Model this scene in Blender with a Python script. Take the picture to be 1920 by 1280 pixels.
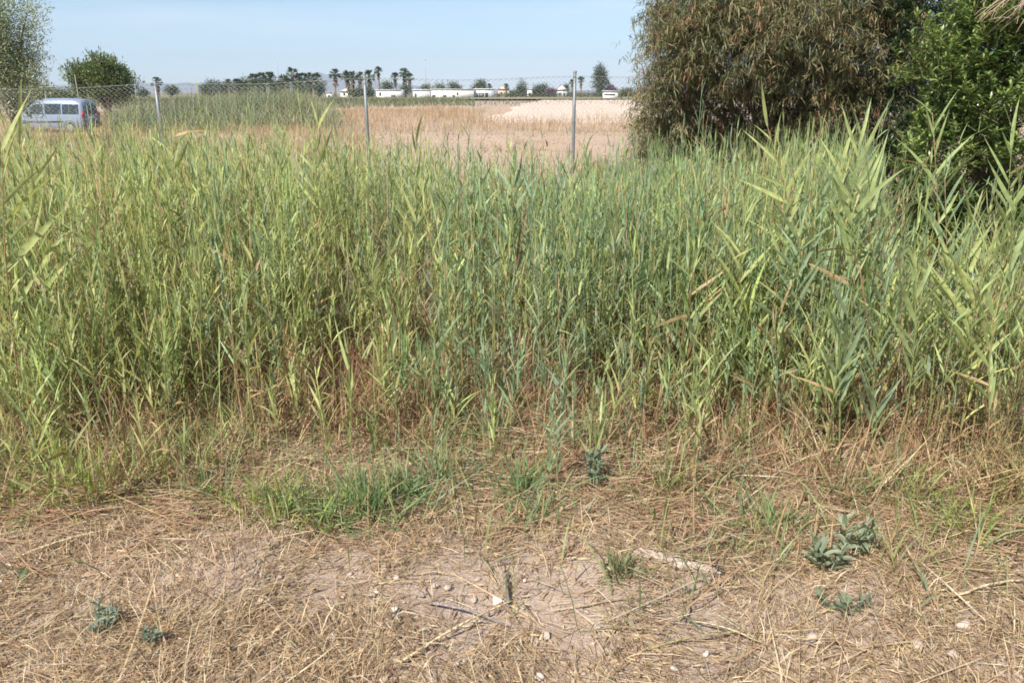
import bpy, math
import numpy as np
from mathutils import Vector, Matrix, Euler

for o in list(bpy.data.objects):
    bpy.data.objects.remove(o)
scene = bpy.context.scene
COL = scene.collection
R = math.radians
rng = np.random.default_rng(11)

# ------------------------------------------------------------------ camera
CAM_H = 1.6
F = 1450.0                       # focal length in pixels of a 1920 wide frame
PITCH = math.atan((640 - 174) / F)
cam_d = bpy.data.cameras.new('camera')
cam_d.sensor_width = 36.0
cam_d.lens = F / 1920 * 36
cam_d.clip_start = 0.05
cam_d.clip_end = 20000
cam = bpy.data.objects.new('camera', cam_d)
cam.location = (0, 0, CAM_H)
cam.rotation_euler = (math.pi / 2 - PITCH, 0, 0)
COL.objects.link(cam)
scene.camera = cam

# ------------------------------------------------------------------ sky, sun, exposure
SUN_EL, SUN_AZ = 46.0, 238.0     # azimuth: direction towards the sun, degrees counter-clockwise from +X
sd = Vector((math.cos(R(SUN_EL)) * math.cos(R(SUN_AZ)), math.cos(R(SUN_EL)) * math.sin(R(SUN_AZ)), math.sin(R(SUN_EL))))
world = bpy.data.worlds.new('World')
scene.world = world
world.use_nodes = True
wn, wl = world.node_tree.nodes, world.node_tree.links
wn.clear()
sky = wn.new('ShaderNodeTexSky')
sky.sky_type = 'NISHITA'
sky.sun_disc = False
sky.sun_elevation = R(SUN_EL)
sky.sun_rotation = math.atan2(sd.x, sd.y)
sky.air_density, sky.dust_density, sky.ozone_density = 1.0, 0.12, 5.0
tc = wn.new('ShaderNodeTexCoord')
mp = wn.new('ShaderNodeMapping'); mp.inputs['Scale'].default_value = (1.0, 1.3, 13.0); mp.inputs['Rotation'].default_value = (0, 0.12, 0.4)
nz = wn.new('ShaderNodeTexNoise'); nz.inputs['Scale'].default_value = 2.2; nz.inputs['Detail'].default_value = 5; nz.inputs['Roughness'].default_value = 0.55
cr = wn.new('ShaderNodeMapRange'); cr.inputs['From Min'].default_value = 0.42; cr.inputs['From Max'].default_value = 0.75; cr.inputs['To Max'].default_value = 0.5
mx = wn.new('ShaderNodeMix'); mx.data_type = 'RGBA'
mx.inputs['B'].default_value = (7.2, 7.5, 8.0, 1)
bg = wn.new('ShaderNodeBackground'); bg.inputs['Strength'].default_value = 0.07
wo = wn.new('ShaderNodeOutputWorld')
wl.new(tc.outputs['Generated'], mp.inputs['Vector']); wl.new(mp.outputs['Vector'], nz.inputs['Vector'])
wl.new(nz.outputs['Fac'], cr.inputs['Value']); wl.new(cr.outputs['Result'], mx.inputs['Factor'])
wl.new(sky.outputs['Color'], mx.inputs['A']); wl.new(mx.outputs['Result'], bg.inputs['Color'])
wl.new(bg.outputs['Background'], wo.inputs['Surface'])
sun_d = bpy.data.lights.new('sun', 'SUN')
sun_d.energy = 4.4
sun_d.angle = R(0.53)
sun_d.color = (1.0, 0.95, 0.87)
sun = bpy.data.objects.new('sun', sun_d)
sun.rotation_euler = (-sd).to_track_quat('-Z', 'Y').to_euler()
sun.location = sd * 50
COL.objects.link(sun)
vs = scene.view_settings
scene.display_settings.display_device = 'sRGB'
vs.view_transform = 'Standard'
vs.look = 'None'
vs.exposure = 1.0
vs.gamma = 1.0
vs.use_curve_mapping = False
scene.cycles.max_bounces = 6
scene.cycles.diffuse_bounces = 3
scene.cycles.glossy_bounces = 2
scene.cycles.transmission_bounces = 4
scene.cycles.volume_bounces = 0
scene.cycles.use_denoising = True
scene.cycles.filter_width = 1.7

# ------------------------------------------------------------------ helpers
CP, SP = math.cos(PITCH), math.sin(PITCH)

def ray(u, v):
    return np.array([u - 960.0, (640 - v) * SP + F * CP, (640 - v) * CP - F * SP])

def at(u, v, Y):
    """world point seen at photo pixel (u, v) standing Y metres ahead"""
    d = ray(u, v)
    return np.array([0, 0, CAM_H]) + d * (Y / d[1])

def gp(u, v):
    """point of the flat ground seen at photo pixel (u, v)"""
    d = ray(u, v)
    return np.array([0, 0, CAM_H]) + d * (-CAM_H / d[2])

_k = np.random.default_rng(3)
_W = [(_k.normal(0, 1, 2), _k.uniform(0, 6.28)) for _ in range(24)]

def noise(x, y, s, o=0):
    """cheap smooth noise about -1..1 with features of size s"""
    t = 0
    for i in range(6):
        w, p = _W[(i + o * 5) % 24]
        t = t + np.sin((w[0] * x + w[1] * y) * (1.9 + 0.35 * i) / s + p + o)
    return t / 3.0

def sm(t):
    t = np.clip(t, 0, 1)
    return t * t * (3 - 2 * t)

def gz(x, y):
    x = np.asarray(x, float); y = np.asarray(y, float)
    near = 1 - sm((y - 10) / 25)
    r = (0.022 * noise(x, y, 1.1, 0) + 0.009 * noise(x, y, 0.28, 1) + 0.004 * noise(x, y, 0.1, 2)) * near
    far = -0.55 * sm((-x - 9) / 13) * sm((y - 20) / 20) * (1 - sm((y - 70) / 60))
    mid = 0.05 * noise(x, y, 4.5, 3) * sm((y - 11) / 6) * (1 - sm((y - 60) / 100))
    return r + far + mid

class MB:
    """collects vertices, quads, triangles and a colour per vertex, and builds ONE mesh"""
    def __init__(s):
        s.v, s.c, s.q, s.t, s.n = [], [], [], [], 0
    def add(s, v, q=None, t=None, c=(0.5, 0.5, 0.5)):
        v = np.asarray(v, float).reshape(-1, 3)
        c = np.asarray(c, float)
        if c.ndim == 1: c = np.tile(c, (len(v), 1))
        s.v.append(v); s.c.append(c)
        if q is not None and len(q): s.q.append(np.asarray(q, int).reshape(-1, 4) + s.n)
        if t is not None and len(t): s.t.append(np.asarray(t, int).reshape(-1, 3) + s.n)
        s.n += len(v)
    def mesh(s, name, mat, smooth=False):
        me = bpy.data.meshes.new(name)
        v = np.concatenate(s.v); c = np.concatenate(s.c)
        q = np.concatenate(s.q) if s.q else np.zeros((0, 4), int)
        t = np.concatenate(s.t) if s.t else np.zeros((0, 3), int)
        me.vertices.add(len(v)); me.vertices.foreach_set('co', v.astype(np.float32).ravel())
        loops = np.concatenate([q.ravel(), t.ravel()]).astype(np.int32)
        me.loops.add(len(loops)); me.loops.foreach_set('vertex_index', loops)
        me.polygons.add(len(q) + len(t))
        st = np.concatenate([np.arange(len(q)) * 4, len(q) * 4 + np.arange(len(t)) * 3]).astype(np.int32)
        me.polygons.foreach_set('loop_start', st)
        if smooth: me.polygons.foreach_set('use_smooth', np.ones(len(st), bool))
        at_ = me.color_attributes.new('tint', 'FLOAT_COLOR', 'POINT')
        at_.data.foreach_set('color', np.concatenate([c, np.ones((len(c), 1))], 1).astype(np.float32).ravel())
        me.update(calc_edges=True)
        me.validate()
        me.materials.append(mat)
        return me
    def obj(s, name, mat, parent=None, smooth=False, loc=None):
        o = bpy.data.objects.new(name, s.mesh(name, mat, smooth))
        COL.objects.link(o)
        if parent: o.parent = parent
        if loc is not None: o.location = loc
        return o
    # simple solids
    def box(s, lo, hi, c=(0.5, 0.5, 0.5), rot=0.0, org=(0, 0, 0)):
        x0, y0, z0 = lo; x1, y1, z1 = hi
        v = np.array([[x0, y0, z0], [x1, y0, z0], [x1, y1, z0], [x0, y1, z0], [x0, y0, z1], [x1, y0, z1], [x1, y1, z1], [x0, y1, z1]], float)
        s.add(v, [[0, 3, 2, 1], [4, 5, 6, 7], [0, 1, 5, 4], [1, 2, 6, 5], [2, 3, 7, 6], [3, 0, 4, 7]], c=c)
    def tubes(s, path, rad, sides=4, c=(0.5, 0.5, 0.5), cap=True):
        """path (N,K,3), rad (N,K), c (3) or (N,3) or (N,K,3)"""
        path = np.asarray(path, float)
        if path.ndim == 2: path = path[None]
        N, K, _ = path.shape
        rad = np.broadcast_to(np.asarray(rad, float), (N, K))
        T = np.gradient(path, axis=1); T /= np.linalg.norm(T, axis=2, keepdims=True) + 1e-9
        ref = np.where(np.abs(T[..., 2:3]) > 0.8, np.array([1.0, 0, 0]), np.array([0, 0, 1.0]))
        A = np.cross(T, ref); A /= np.linalg.norm(A, axis=2, keepdims=True) + 1e-9
        B = np.cross(T, A)
        an = np.arange(sides) * 2 * math.pi / sides
        V = path[:, :, None, :] + rad[:, :, None, None] * (A[:, :, None, :] * np.cos(an)[None, None, :, None] + B[:, :, None, :] * np.sin(an)[None, None, :, None])
        idx = np.arange(N * K * sides).reshape(N, K, sides)
        a = idx[:, :-1]; b = idx[:, 1:]
        q = np.stack([a, np.roll(a, -1, 2), np.roll(b, -1, 2), b], -1).reshape(-1, 4)
        t = None
        if cap and sides > 2:
            e = idx[:, -1]
            t = np.concatenate([np.stack([e[:, 0], e[:, i], e[:, i + 1]], -1) for i in range(1, sides - 1)])
        c = np.asarray(c, float)
        if c.ndim == 2: c = c[:, None, None, :]
        elif c.ndim == 3: c = c[:, :, None, :]
        cc = np.broadcast_to(c, (N, K, sides, 3)).reshape(-1, 3)
        s.add(V.reshape(-1, 3), q, t, cc)
    def blades(s, P, az, el, L, W, bend, c, S=4, prof=None, twist=0.0, fold=0.0):
        """tapering curved leaves; all arguments per blade. c (N,3) or (N,S+1,3)"""
        P = np.asarray(P, float); N = len(P)
        az, el, L, W, bend, twist = [np.broadcast_to(np.asarray(k, float), (N,)) for k in (az, el, L, W, bend, twist)]
        if prof is None: prof = LEAF
        ts = np.arange(S + 1) / S
        w = np.interp(ts, np.linspace(0, 1, len(prof)), prof)
        pts = [P]; tan = []
        for i in range(S + 1):
            e = el + bend * ts[i]
            d = np.stack([np.cos(e) * np.cos(az), np.cos(e) * np.sin(az), np.sin(e)], 1)
            tan.append(d)
            if i < S: pts.append(pts[-1] + d * (L / S)[:, None])
        side0 = np.stack([-np.sin(az), np.cos(az), np.zeros(N)], 1)
        rows = []
        for i in range(S):
            nrm = np.cross(tan[i], side0)
            tw = twist * (0.3 + 0.7 * ts[i])
            sd_ = side0 * np.cos(tw)[:, None] + nrm * np.sin(tw)[:, None]
            hw = (W * w[i] / 2)[:, None]
            if fold:
                up = np.cross(tan[i], sd_)
                rows += [pts[i] - sd_ * hw + up * hw * fold, pts[i], pts[i] + sd_ * hw + up * hw * fold]
            else:
                rows += [pts[i] - sd_ * hw, pts[i] + sd_ * hw]
        rows.append(pts[S])
        V = np.stack(rows, 1); M = V.shape[1]
        n = 3 if fold else 2
        q, t = [], []
        for i in range(S - 1):
            for k in range(n - 1):
                q.append([i * n + k, i * n + k + 1, (i + 1) * n + k + 1, (i + 1) * n + k])
        for k in range(n - 1):
            t.append([(S - 1) * n + k, (S - 1) * n + k + 1, S * n])
        off = (np.arange(N) * M)[:, None, None]
        q = (np.array(q, int).reshape(1, -1, 4) + off).reshape(-1, 4) if q else None
        t = (np.array(t)[None] + off).reshape(-1, 3)
        c = np.asarray(c, float)
        if c.ndim == 1: c = np.tile(c, (N, 1))
        if c.ndim == 2: cc = np.repeat(c, M, 0)
        else:
            ring = np.minimum(np.arange(M) // n, S)
            cc = c[:, ring].reshape(-1, 3)
        s.add(V.reshape(-1, 3), q, t, cc)

LEAF = [0.55, 0.9, 1.0, 0.85, 0.6, 0.3, 0.0]
STRAW = [0.8, 1.0, 1.0, 1.0, 0.8, 0.6]
FAT = [0.15, 0.8, 1.0, 0.9, 0.5, 0.0]

def tag(o, label=None, cat=None, group=None, kind=None):
    if label: o['label'] = label
    if cat: o['category'] = cat
    if group: o['group'] = group
    if kind: o['kind'] = kind
    return o

def empty(name, loc=(0, 0, 0)):
    o = bpy.data.objects.new(name, None)
    o.empty_display_size = 0.1
    o.location = loc
    COL.objects.link(o)
    return o

def vary(c, n, amt=0.18, hue=0.06):
    c = np.asarray(c, float)
    b = 1 + amt * rng.normal(0, 1, (n, 1))
    h = 1 + hue * rng.normal(0, 1, (n, 3))
    return np.clip(c * np.clip(b, 0.4, 1.8) * h, 0.003, 0.9)

def pick(cols, w, n, amt=0.18, hue=0.05):
    cols = np.asarray(cols, float)
    i = rng.choice(len(cols), n, p=np.asarray(w, float) / np.sum(w))
    return vary(np.ones(3), n, amt, hue) * cols[i]

# ------------------------------------------------------------------ materials
def mat(name):
    m = bpy.data.materials.new(name)
    m.use_nodes = True
    nt = m.node_tree
    nt.nodes.clear()
    out = nt.nodes.new('ShaderNodeOutputMaterial')
    return m, nt, out

def leaf_mat(name, src='tint', trans=0.35, rough=0.5, spec=0.35, warm=(1.15, 1.1, 0.7), mott=0.25):
    m, nt, out = mat(name)
    if src == 'tint':
        a = nt.nodes.new('ShaderNodeVertexColor'); a.layer_name = 'tint'; colr = a.outputs['Color']
    else:
        a = nt.nodes.new('ShaderNodeObjectInfo'); colr = a.outputs['Color']
    g = nt.nodes.new('ShaderNodeNewGeometry')
    n = nt.nodes.new('ShaderNodeTexNoise'); n.inputs['Scale'].default_value = 28; n.inputs['Detail'].default_value = 2
    nt.links.new(g.outputs['Position'], n.inputs['Vector'])
    mr = nt.nodes.new('ShaderNodeMapRange'); mr.inputs['From Min'].default_value = 0.3; mr.inputs['From Max'].default_value = 0.7
    mr.inputs['To Min'].default_value = 1 - mott; mr.inputs['To Max'].default_value = 1 + mott
    nt.links.new(n.outputs['Fac'], mr.inputs['Value'])
    mu = nt.nodes.new('ShaderNodeVectorMath'); mu.operation = 'SCALE'
    nt.links.new(colr, mu.inputs[0]); nt.links.new(mr.outputs['Result'], mu.inputs['Scale'])
    p = nt.nodes.new('ShaderNodeBsdfPrincipled')
    p.inputs['Roughness'].default_value = rough; p.inputs['Specular IOR Level'].default_value = spec
    nt.links.new(mu.outputs['Vector'], p.inputs['Base Color'])
    if trans > 0:
        w = nt.nodes.new('ShaderNodeVectorMath'); w.operation = 'MULTIPLY'; w.inputs[1].default_value = warm
        nt.links.new(mu.outputs['Vector'], w.inputs[0])
        tr = nt.nodes.new('ShaderNodeBsdfTranslucent'); nt.links.new(w.outputs['Vector'], tr.inputs['Color'])
        mi = nt.nodes.new('ShaderNodeMixShader'); mi.inputs['Fac'].default_value = trans
        nt.links.new(p.outputs['BSDF'], mi.inputs[1]); nt.links.new(tr.outputs['BSDF'], mi.inputs[2])
        nt.links.new(mi.outputs['Shader'], out.inputs['Surface'])
    else:
        nt.links.new(p.outputs['BSDF'], out.inputs['Surface'])
    return m

def solid_mat(name, col, rough=0.6, metal=0.0, spec=0.4, nscale=8.0, namt=0.15, bump=0.0, coat=0.0):
    m, nt, out = mat(name)
    t = nt.nodes.new('ShaderNodeTexCoord')
    n = nt.nodes.new('ShaderNodeTexNoise'); n.inputs['Scale'].default_value = nscale; n.inputs['Detail'].default_value = 4
    nt.links.new(t.outputs['Object'], n.inputs['Vector'])
    mr = nt.nodes.new('ShaderNodeMapRange'); mr.inputs['From Min'].default_value = 0.3; mr.inputs['From Max'].default_value = 0.7
    mr.inputs['To Min'].default_value = 1 - namt; mr.inputs['To Max'].default_value = 1 + namt
    nt.links.new(n.outputs['Fac'], mr.inputs['Value'])
    mu = nt.nodes.new('ShaderNodeVectorMath'); mu.operation = 'SCALE'; mu.inputs[0].default_value = col[:3]
    nt.links.new(mr.outputs['Result'], mu.inputs['Scale'])
    p = nt.nodes.new('ShaderNodeBsdfPrincipled')
    p.inputs['Roughness'].default_value = rough; p.inputs['Metallic'].default_value = metal
    p.inputs['Specular IOR Level'].default_value = spec
    if coat: p.inputs['Coat Weight'].default_value = coat
    nt.links.new(mu.outputs['Vector'], p.inputs['Base Color'])
    if bump:
        b = nt.nodes.new('ShaderNodeBump'); b.inputs['Strength'].default_value = bump; b.inputs['Distance'].default_value = 0.02
        nt.links.new(n.outputs['Fac'], b.inputs['Height']); nt.links.new(b.outputs['Normal'], p.inputs['Normal'])
    nt.links.new(p.outputs['BSDF'], out.inputs['Surface'])
    return m

def soil_mat(name, c1, c2, c3, scale=1.0):
    m, nt, out = mat(name)
    N = nt.nodes.new
    g = N('ShaderNodeNewGeometry')
    def tex(sc, det, ro=0.6):
        n = N('ShaderNodeTexNoise'); n.inputs['Scale'].default_value = sc * scale; n.inputs['Detail'].default_value = det; n.inputs['Roughness'].default_value = ro
        nt.links.new(g.outputs['Position'], n.inputs['Vector']); return n
    n1, n2, n3 = tex(2.2, 6), tex(19, 6, 0.7), tex(120, 3)
    def ramp(n, a, b):
        r = N('ShaderNodeMapRange'); r.inputs['From Min'].default_value = a; r.inputs['From Max'].default_value = b
        nt.links.new(n.outputs['Fac'], r.inputs['Value']); return r
    m1 = N('ShaderNodeMix'); m1.data_type = 'RGBA'; m1.inputs['A'].default_value = (*c1, 1); m1.inputs['B'].default_value = (*c2, 1)
    nt.links.new(ramp(n1, 0.35, 0.65).outputs['Result'], m1.inputs['Factor'])
    m2 = N('ShaderNodeMix'); m2.data_type = 'RGBA'; m2.inputs['B'].default_value = (*c3, 1)
    nt.links.new(m1.outputs['Result'], m2.inputs['A']); nt.links.new(ramp(n2, 0.5, 0.75).outputs['Result'], m2.inputs['Factor'])
    r3 = ramp(n3, 0.25, 0.75); r3.inputs['To Min'].default_value = 0.7; r3.inputs['To Max'].default_value = 1.25
    mu = N('ShaderNodeVectorMath'); mu.operation = 'SCALE'
    nt.links.new(m2.outputs['Result'], mu.inputs[0]); nt.links.new(r3.outputs['Result'], mu.inputs['Scale'])
    ad = N('ShaderNodeMath'); ad.operation = 'ADD'
    nt.links.new(n2.outputs['Fac'], ad.inputs[0]); nt.links.new(n3.outputs['Fac'], ad.inputs[1])
    b = N('ShaderNodeBump'); b.inputs['Strength'].default_value = 0.6; b.inputs['Distance'].default_value = 0.012
    nt.links.new(ad.outputs['Value'], b.inputs['Height'])
    p = N('ShaderNodeBsdfPrincipled'); p.inputs['Roughness'].default_value = 0.95; p.inputs['Specular IOR Level'].default_value = 0.1
    nt.links.new(mu.outputs['Vector'], p.inputs['Base Color']); nt.links.new(b.outputs['Normal'], p.inputs['Normal'])
    nt.links.new(p.outputs['BSDF'], out.inputs['Surface'])
    return m

M_REED = leaf_mat('reed_leaf', 'tint', 0.42, 0.5, 0.35)
M_REED_OBJ = leaf_mat('reed_leaf_single', 'object', 0.42, 0.5, 0.35)
M_STRAW = leaf_mat('dry_straw', 'tint', 0.2, 0.65, 0.25, (1.1, 1.0, 0.8))
M_TREE = leaf_mat('tree_leaf', 'tint', 0.28, 0.5, 0.35)
M_GLOSS = leaf_mat('glossy_leaf', 'tint', 0.3, 0.32, 0.5)
M_BARK = solid_mat('bark', (0.16, 0.12, 0.09), 0.9, nscale=25, namt=0.4, bump=0.5)
M_TINT = leaf_mat('painted_tint', 'tint', 0.0, 0.75, 0.3, mott=0.12)
M_STONE = leaf_mat('pale_stone', 'tint', 0.0, 0.9, 0.2, mott=0.25)
M_GALV = solid_mat('galvanised_steel', (0.20, 0.215, 0.22), 0.5, 0.35, nscale=12, namt=0.15)
M_WIRE = solid_mat('wire', (0.30, 0.31, 0.33), 0.55, 0.3, nscale=3, namt=0.2)

# ------------------------------------------------------------------ ground
def geo_axis(a, b, step, lim, k=1.35):
    c = list(np.arange(a, b + 1e-6, step))
    d, x = step, b
    while x < lim:
        d *= k; x = min(lim, x + d); c.append(x)
    d, x = step, a
    while x > -lim:
        d *= k; x = max(-lim, x - d); c.insert(0, x)
    return np.array(c)

def sheet(name, xs, ys, fz, m, smooth=True):
    X, Y = np.meshgrid(xs, ys)
    Z = fz(X, Y)
    nx, ny = len(xs), len(ys)
    i = np.arange(nx * ny).reshape(ny, nx)
    q = np.stack([i[:-1, :-1], i[:-1, 1:], i[1:, 1:], i[1:, :-1]], -1).reshape(-1, 4)
    b = MB(); b.add(np.stack([X, Y, Z], -1).reshape(-1, 3), q)
    return b.obj(name, m, smooth=smooth)

M_SOIL = soil_mat('foreground_soil', (0.35, 0.262, 0.198), (0.44, 0.345, 0.28), (0.245, 0.175, 0.13))
M_FIELD = soil_mat('field_soil', (0.40, 0.29, 0.205), (0.45, 0.33, 0.24), (0.28, 0.195, 0.13), 0.35)
M_PALE = soil_mat('pale_ploughed_soil', (0.56, 0.46, 0.37), (0.53, 0.42, 0.335), (0.46, 0.36, 0.275), 0.2)
xs = geo_axis(-3.6, 3.6, 0.055, 7000, 1.3)
ys = geo_axis(1.2, 5.5, 0.055, 7000, 1.22)
g = sheet('ground', xs, ys, gz, M_SOIL)
tag(g, kind='structure')
# field soil behind the fence: a sheet over the ground
fy = np.concatenate([np.arange(12.2, 30, 0.35), np.arange(30, 110, 2.0)])
fx = np.arange(-60, 40.1, 0.8)
f = sheet('field', fx, fy, lambda x, y: gz(x, y) + 0.02 + 0.015 * noise(x, y, 0.5, 2), M_FIELD)
tag(f, kind='structure')
# pale ploughed parcel: low raised bed with a sloping edge
def parcel_z(x, y):
    left = -2.6 + (y - 40) * 0.058 + 0.6 * noise(x, y, 14, 1) + 0.8 * noise(x, y, 3, 2)
    e = np.minimum(np.minimum(sm((x - left) / 1.6), sm((y - 43 + 1.0 * noise(x, y, 5, 2)) / 3)), sm((165 - y) / 3))
    return gz(x, y) + 0.005 + (-0.12 + 0.34 * e) + 0.035 * noise(x, y, 0.9, 1) + 0.025 * np.sin(x * 4.2 + 0.4 * noise(x, y, 6, 1))
px_ = np.arange(-6, 45, 0.5); py_ = np.concatenate([np.arange(38, 70, 0.5), np.arange(70, 175, 2.0)])
p = sheet('ploughed_field', px_, py_, parcel_z, M_PALE)
tag(p, kind='structure')
ff = sheet('far_fields', geo_axis(-300, 300, 60, 6900, 1.4), np.concatenate([np.arange(168, 400, 20), np.array([450, 520, 620, 800, 1100, 1600, 2400, 3600, 5200, 6900])]), lambda x, y: 0 * x + 0.35, soil_mat('far_field_cover', (0.20, 0.19, 0.10), (0.27, 0.22, 0.13), (0.13, 0.14, 0.07), 0.02))
tag(ff, kind='structure')
# hills far behind
hb = MB()
uu = np.linspace(-900, 2800, 260)
prof_u = [-900, -300, 0, 150, 260, 330, 400, 470, 540, 590, 625, 660, 700, 750, 800, 900, 1000, 1120, 1250, 1500, 1900, 2800]
prof_v = [160, 158, 163, 163, 155, 158, 154, 150, 146, 139, 137, 144, 150, 158, 164, 167, 168, 169, 166, 160, 156, 160]
hv = np.interp(uu, prof_u, prof_v) + 1.3 * np.sin(uu * 0.21) + 0.9 * np.sin(uu * 0.087 + 1)
rows = []
for dep, k in ((5300, 0.0), (5550, 0.55), (5800, 0.8), (6000, 1.0), (6500, 0.1)):
    pts = np.array([at(u_, v_, 6000) for u_, v_ in zip(uu, hv)])
    pts[:, 2] = pts[:, 2] * k * (1 + 0.12 * np.sin(uu * 0.13 + dep)) - (5 if k == 0 else 0)
    pts[:, 1] = dep + 60 * np.sin(uu * 0.05)
    rows.append(pts)
V = np.stack(rows); i = np.arange(V.shape[0] * V.shape[1]).reshape(V.shape[:2])
hb.add(V.reshape(-1, 3), np.stack([i[:-1, :-1], i[:-1, 1:], i[1:, 1:], i[1:, :-1]], -1).reshape(-1, 4))
h = hb.obj('hills', soil_mat('hill_scrub', (0.16, 0.14, 0.11), (0.22, 0.18, 0.14), (0.11, 0.11, 0.08), 0.01), smooth=True)
tag(h, kind='structure')

# ------------------------------------------------------------------ reeds
G1, G2, G3 = (0.30, 0.365, 0.15), (0.38, 0.415, 0.158), (0.25, 0.33, 0.185)     # mid, yellow, blue green
DRYL, STEMT, STEMG = (0.46, 0.33, 0.17), (0.42, 0.30, 0.16), (0.29, 0.33, 0.12)

def edge_y(x):
    """front edge of the reed bed"""
    return np.interp(x, [-4, -2.1, -1.25, -1.0, -0.55, -0.3, 0.45, 0.6, 1.1, 1.5, 2.2, 4], [2.85, 2.9, 2.95, 3.38, 3.2, 3.3, 3.25, 3.0, 3.0, 2.85, 2.75, 2.7]) + 0.12 * noise(x, x * 0, 0.3, 1)

def reed_height(x, y):
    h = 1.10 + 0.13 * noise(x, y, 1.6, 2) + 0.13 * noise(x, y, 0.45, 3)
    h = h + 0.10 * sm((-x - 1.0) / 2.5) + 0.10 * sm((x - 0.8) / 1.2)
    h = h - 0.16 * sm((y - 6.5) / 3.0)
    h = h - 0.18 * np.exp(-((x - 0.9) / 1.7) ** 2) * sm((y - 5.5) / 2.0)
    e = y - edge_y(x)
    ramp = 0.40 + 0.60 * sm(e / 1.9 + 0.2 * noise(x, y, 0.4, 1) + 0.25 * sm((x - 0.9) / 0.6))
    h = h * ramp
    h = h - 0.62 * sm((x / np.maximum(y, 1) - 0.43) / 0.07) * sm((y - 3.4) / 0.9)
    return np.maximum(h, 0.25)

def reed_cols(x, y, n):
    """green of a whole reed, by where it grows"""
    blue = 0.25 + 0.9 * np.exp(-((x / np.maximum(y, 1) - 0.02) / 0.16) ** 2) + 0.25 * noise(x, y, 0.8, 1) + 0.3 * sm((x / y - 0.05) / 0.3)
    yel = 0.45 * sm((-x / y + 0.05) / 0.35) + 0.2 * noise(x, y, 0.6, 3) + 0.2
    r = rng.uniform(0, 1, n)
    c = np.where((r < blue * 0.55)[:, None], G3, np.where((r > 1 - np.clip(yel, 0, 0.8))[:, None], G2, G1))
    dead = rng.uniform(0, 1, n) < 0.03
    c = np.where(dead[:, None], DRYL, c)
    return c * (1 + 0.16 * rng.normal(0, 1, (n, 1))).clip(0.5, 1.6) * (1 + 0.05 * rng.normal(0, 1, (n, 3)))

def reed_mass(mb, x, y, hs, nl=11, seg=4, lw=1.0):
    n = len(x)
    H = hs * np.clip(rng.normal(1.0, 0.22, n), 0.4, 1.6)
    H = H * np.where(rng.uniform(0, 1, n) < 0.03 + 0.11 * sm((x / y - 0.12) / 0.2) * (y < 6), rng.uniform(1.15, 1.4, n), 1)
    H = np.where(H > 1.2, 1.2 + 0.55 * (H - 1.2), H)
    C = reed_cols(x, y, n)
    az = rng.uniform(0, 6.28, n); lean = np.abs(rng.normal(0, 0.075, n)) + 0.01
    lean = np.where(rng.uniform(0, 1, n) < 0.11, lean + rng.uniform(0.2, 1.0, n), lean)
    z = gz(x, y) - 0.02
    K = 5
    t = np.linspace(0, 1, K)
    off = lean[:, None] * (0.4 * t + 0.6 * t ** 2.0)[None] * H[:, None]
    path = np.stack([x[:, None] + np.cos(az)[:, None] * off, y[:, None] + np.sin(az)[:, None] * off, z[:, None] + H[:, None] * 0.92 * t[None]], -1)
    sc = np.asarray(STEMT)[None, None] * (1 - sm((t - 0.15) / 0.5))[None, :, None] + (C * 1.1)[:, None] * sm((t - 0.15) / 0.5)[None, :, None]
    mb.tubes(path, (0.0028 * (1 - 0.6 * t))[None] * np.clip(rng.normal(1, 0.2, n), 0.6, 1.6)[:, None], 3, sc)
    for k in range(nl):
        f = (k + 1 + rng.uniform(-0.3, 0.3, n)) / (nl + 0.3)
        f = 0.16 + 0.84 * np.clip(f, 0, 1)
        j = np.clip(f * (K - 1), 0, K - 1.001); j0 = j.astype(int); fr = (j - j0)[:, None]
        P = path[np.arange(n), j0] * (1 - fr) + path[np.arange(n), j0 + 1] * fr
        top = sm((f - 0.75) / 0.25)
        la = az + 1.2 + (k % 2) * math.pi + rng.normal(0, 0.45, n)
        el = R(59) + 0.40 * top + rng.normal(0, 0.2, n)
        L = (0.085 + 0.06 * np.sin(np.pi * np.clip(f, 0, 1) ** 1.3)) * np.clip(rng.normal(1, 0.3, n), 0.4, 1.9) * (0.7 + 0.3 * hs / 1.1)
        W = 0.0098 * lw * np.clip(rng.normal(1, 0.25, n), 0.5, 1.7) * (1 - 0.3 * top)
        bend = -np.abs(rng.normal(0.35, 0.35, n)) * (1 - 0.75 * top)
        dry = rng.uniform(0, 1, n) < (0.8 * (1 - sm((f - 0.14) / 0.34)) + 0.02)
        c = np.where(dry[:, None], np.asarray(DRYL) * rng.uniform(0.55, 1.1, (n, 1)), C * (1 + 0.1 * rng.normal(0, 1, (n, 1))))
        bend = np.where(dry, bend - 0.9, bend)
        mb.blades(P, la, el, L, W, bend, c.clip(0.01, 0.8), seg, twist=rng.normal(0, 0.85, n))

def scatter(n, y0, y1, dens, power=1.0):
    """points over the wedge the camera sees, thinned by dens(x, y) in 0..1"""
    ox, oy = [], []
    tot = 0
    while tot < n:
        y = y0 + (y1 - y0) * rng.uniform(0, 1, n) ** power
        x = rng.uniform(-1, 1, n) * (0.70 * y1 + 0.75)
        k = (np.abs(x) < 0.70 * y + 0.75) & (rng.uniform(0, 1, n) < dens(x, y))
        ox.append(x[k]); oy.append(y[k]); tot += k.sum()
    return np.concatenate(ox)[:n], np.concatenate(oy)[:n]

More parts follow.
